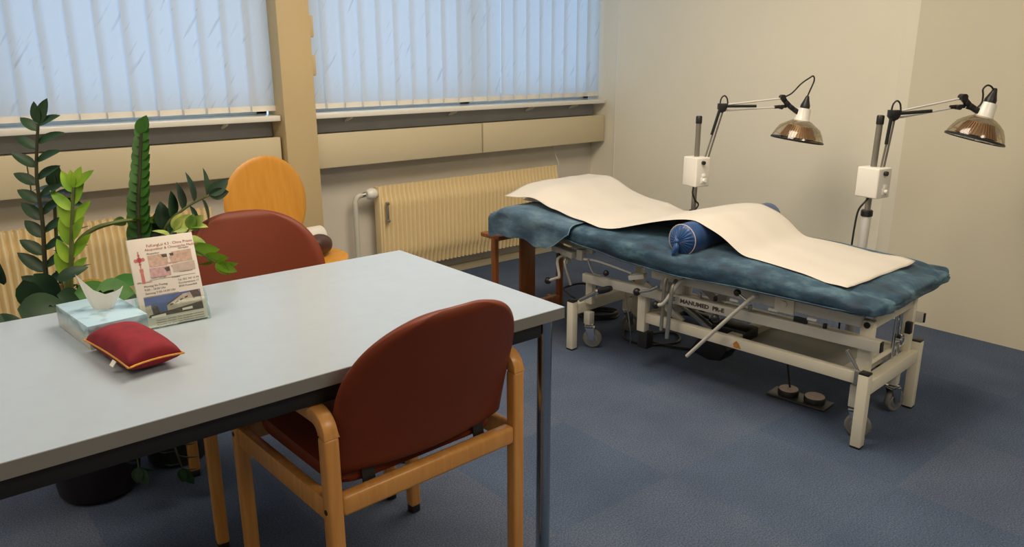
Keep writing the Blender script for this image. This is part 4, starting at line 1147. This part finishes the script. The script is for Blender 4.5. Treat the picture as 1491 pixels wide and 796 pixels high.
leaf(bd_, (-.160, -.255, .695), (.77, -.62, .10), (-.25, -.7, .6), .125, .080, .15, .12)
leaf(bd_, (-.13, -.20, .755), (.2, -.2, -.9), (-.5, -.7, 0), .115, .075, .2, .15)
leaf(bd_, (-.10, -.17, .76), (.4, -.3, -.7), (-.3, -.7, .3), .10, .060, .2, .15)
leaf(bd_, (-.19, -.27, .665), (-.5, -.2, .35), (0, -.7, .7), .10, .06, .3, .12)
leaf(bd_, (-.06, -.2, .70), (.6, .1, -.3), (0, -.8, .5), .10, .06, .3, .12)
leaf(bd_, (.05, -.25, .665), (.8, -.5, .15), (0, -.6, .8), .11, .06, .3, .12)
leaf(bd_, (-.05, -.16, .73), (.75, -.4, .45), (-.3, -.6, .7), .09, .040, .2, .15)
leaf(bd_, (-.17, -.16, .74), (-.2, -.3, .75), (-.6, -.6, .2), .09, .04, .2, .15)
sb2 = obj('stem', MB().tube([(-.02, -.05, .25), (-.09, -.17, .55), (-.155, -.25, .695)], [.007, .006, .004], 8, smooth=5), 'stem_dark', pl)
obj('foliage', bd_, 'leaf_dark', sb2, angle=80, fixn=False)
yl = MB(); leaf(yl, (.02, -.02, .675), (.8, -.35, .10), (.1, -.5, .9), .115, .03, .35, .2)
sb3 = obj('stem', MB().tube([(.06, .0, .25), (.03, .0, .50), (.02, -.02, .675)], [.005, .004, .003], 8, smooth=4), 'stem', pl)
obj('foliage', yl, 'leaf_yellow', sb3, angle=80, fixn=False)

pB = (0.640, 2.56, 0)
p2 = thing('potted_plant', 'green plant with one tall serrated frond behind the flyer holder', 'plant', pB)
obj('pot', MB().lathe([(.085, 0), (.095, .01), (.12, .21), (.128, .215), (.128, .24), (.115, .24), (.112, .21)], n=40, cap=False).lathe([(.001, .004), (.085, .0)], n=40, cap=False), 'pot_grey', p2)
obj('soil', MB().lathe([(.001, .212), (.06, .21), (.115, .205)], n=32, cap=False), 'soil', p2)
frond(p2, pB, [(.60, 2.52, .21), (.585, 2.47, .60), (.588, 2.45, .84), (.612, 2.45, 1.0), (.628, 2.45, 1.10)], .0085, 'stem_dark', 'leaf_mid', .60, .995, 14, .074, .046, side=CR*.85 - CF*.15, rise=1.5, curl=.15, shrink=.40, jit=.06, faceup=-CF*5)
frond(p2, pB, [(.66, 2.53, .21), (.63, 2.48, .62), (.655, 2.45, .80), (.72, 2.44, .865), (.795, 2.43, .90)], .007, 'stem', 'leaf_dark', .66, .98, 7, .105, .054, side=Vector((0, .15, 1)), rise=.15, curl=.1, both=True, shrink=.1)
frond(p2, pB, [(.63, 2.50, .21), (.60, 2.42, .60), (.61, 2.38, .74), (.66, 2.36, .82)], .006, 'stem', 'leaf_var', .72, .98, 3, .09, .045, rise=.5)
frond(p2, pB, [(.62, 2.49, .21), (.575, 2.42, .60), (.575, 2.30, .79), (.625, 2.18, .815), (.69, 2.115, .765)], .006, 'stem', 'leaf_new', .90, 1.0, 3, .085, .040, rise=.3, curl=.2)
frond(p2, pB, [(.64, 2.49, .21), (.59, 2.33, .58), (.60, 2.26, .74), (.655, 2.20, .85)], .005, 'stem', 'leaf_var', .93, 1.0, 2, .08, .045, rise=.2, curl=.2)
frond(p2, pB, [(.60, 2.48, .21), (.56, 2.38, .36), (.535, 2.28, .36), (.550, 2.25, .22), (.565, 2.235, .12)], .006, 'stem_dark', 'leaf_dark', .50, .98, 7, .085, .045, rise=.3, curl=.2)
frond(p2, pB, [(.66, 2.48, .21), (.59, 2.42, .35), (.585, 2.38, .35), (.585, 2.36, .24)], .005, 'stem', 'leaf_mid', .72, .98, 3, .08, .04, rise=.3, curl=.2)
frond(p2, pB, [(.59, 2.50, .21), (.50, 2.40, .36), (.46, 2.30, .30), (.45, 2.25, .16)], .005, 'stem_dark', 'leaf_dark', .55, .98, 4, .085, .05, rise=.3, curl=.2)

# ------------------------------------------------------------------ ceiling lamps: main one and added unseen fill lights
def ceiling_light(x, y, label, power, lx=1.2, ly=.3):
    t = thing('ceiling_light', label, 'ceiling light', (x, y, ZC))
    obj('housing', MB().box((0, 0, -.03), (lx+.04, ly+.04, .06), bev=.006), 'light_housing', t)
    obj('diffuser', MB().box((0, 0, -.062), (lx, ly, .006)), 'diffuser', t)
    l = bpy.data.lights.new('ceiling_lamp', 'AREA'); l.shape = 'RECTANGLE'; l.size = lx; l.size_y = ly; l.energy = power; l.color = (1.0, .87, .68)
    o = bpy.data.objects.new('lamp', l); COL.objects.link(o); o.parent = t; o.location = (0, 0, -.07)
ceiling_light(1.80, 1.90, 'ceiling light above the gap between table and bed', 47, 1.7, 1.1)
ceiling_light(-0.35, 1.90, 'added fill light above the left part of the table', 13, 1.4, .6)  # unseen lamp added to soften shadows and raise the ambient light
ceiling_light(1.80, -0.75, 'added fill light in the near part of the room, to the right', 30, 1.4, .6)  # unseen fill added to lift the right wall, floor and chair back
ceiling_light(-0.35, -0.75, 'added weak fill light in the near part of the room, to the left', 4, 1.4, .6)  # weak unseen fill added alongside the other near light
# daylight outside the windows
w = bpy.data.worlds.new('daylight'); SC.world = w; w.use_nodes = True
bg = w.node_tree.nodes['Background']
bg.inputs['Color'].default_value = (0.50, 0.73, 1.04, 1); bg.inputs['Strength'].default_value = 1.55

# ------------------------------------------------------------------ camera
cam = bpy.data.cameras.new('camera'); cam.sensor_width = 36; cam.sensor_fit = 'HORIZONTAL'
cam.lens = 1121 * 36 / 1491; cam.clip_start = 0.05
co_ = bpy.data.objects.new('camera', cam); COL.objects.link(co_)
yaw, pitch, roll = R(39.78), R(15.653), R(-.15)
f = Vector((math.sin(yaw)*math.cos(pitch), math.cos(yaw)*math.cos(pitch), -math.sin(pitch)))
r = Vector((math.cos(yaw), -math.sin(yaw), 0)); u = r.cross(f)
r, u = r*math.cos(roll) + u*math.sin(roll), -r*math.sin(roll) + u*math.cos(roll)
mw = Matrix((r, u, -f)).transposed().to_4x4(); mw.translation = Vector((0, 0, 1.31))
co_.matrix_world = mw
SC.camera = co_
SC.view_settings.view_transform = 'Standard'; SC.view_settings.look = 'None'; SC.view_settings.gamma = 1
SC.view_settings.use_curve_mapping = False
SC.view_settings.exposure = 0.0
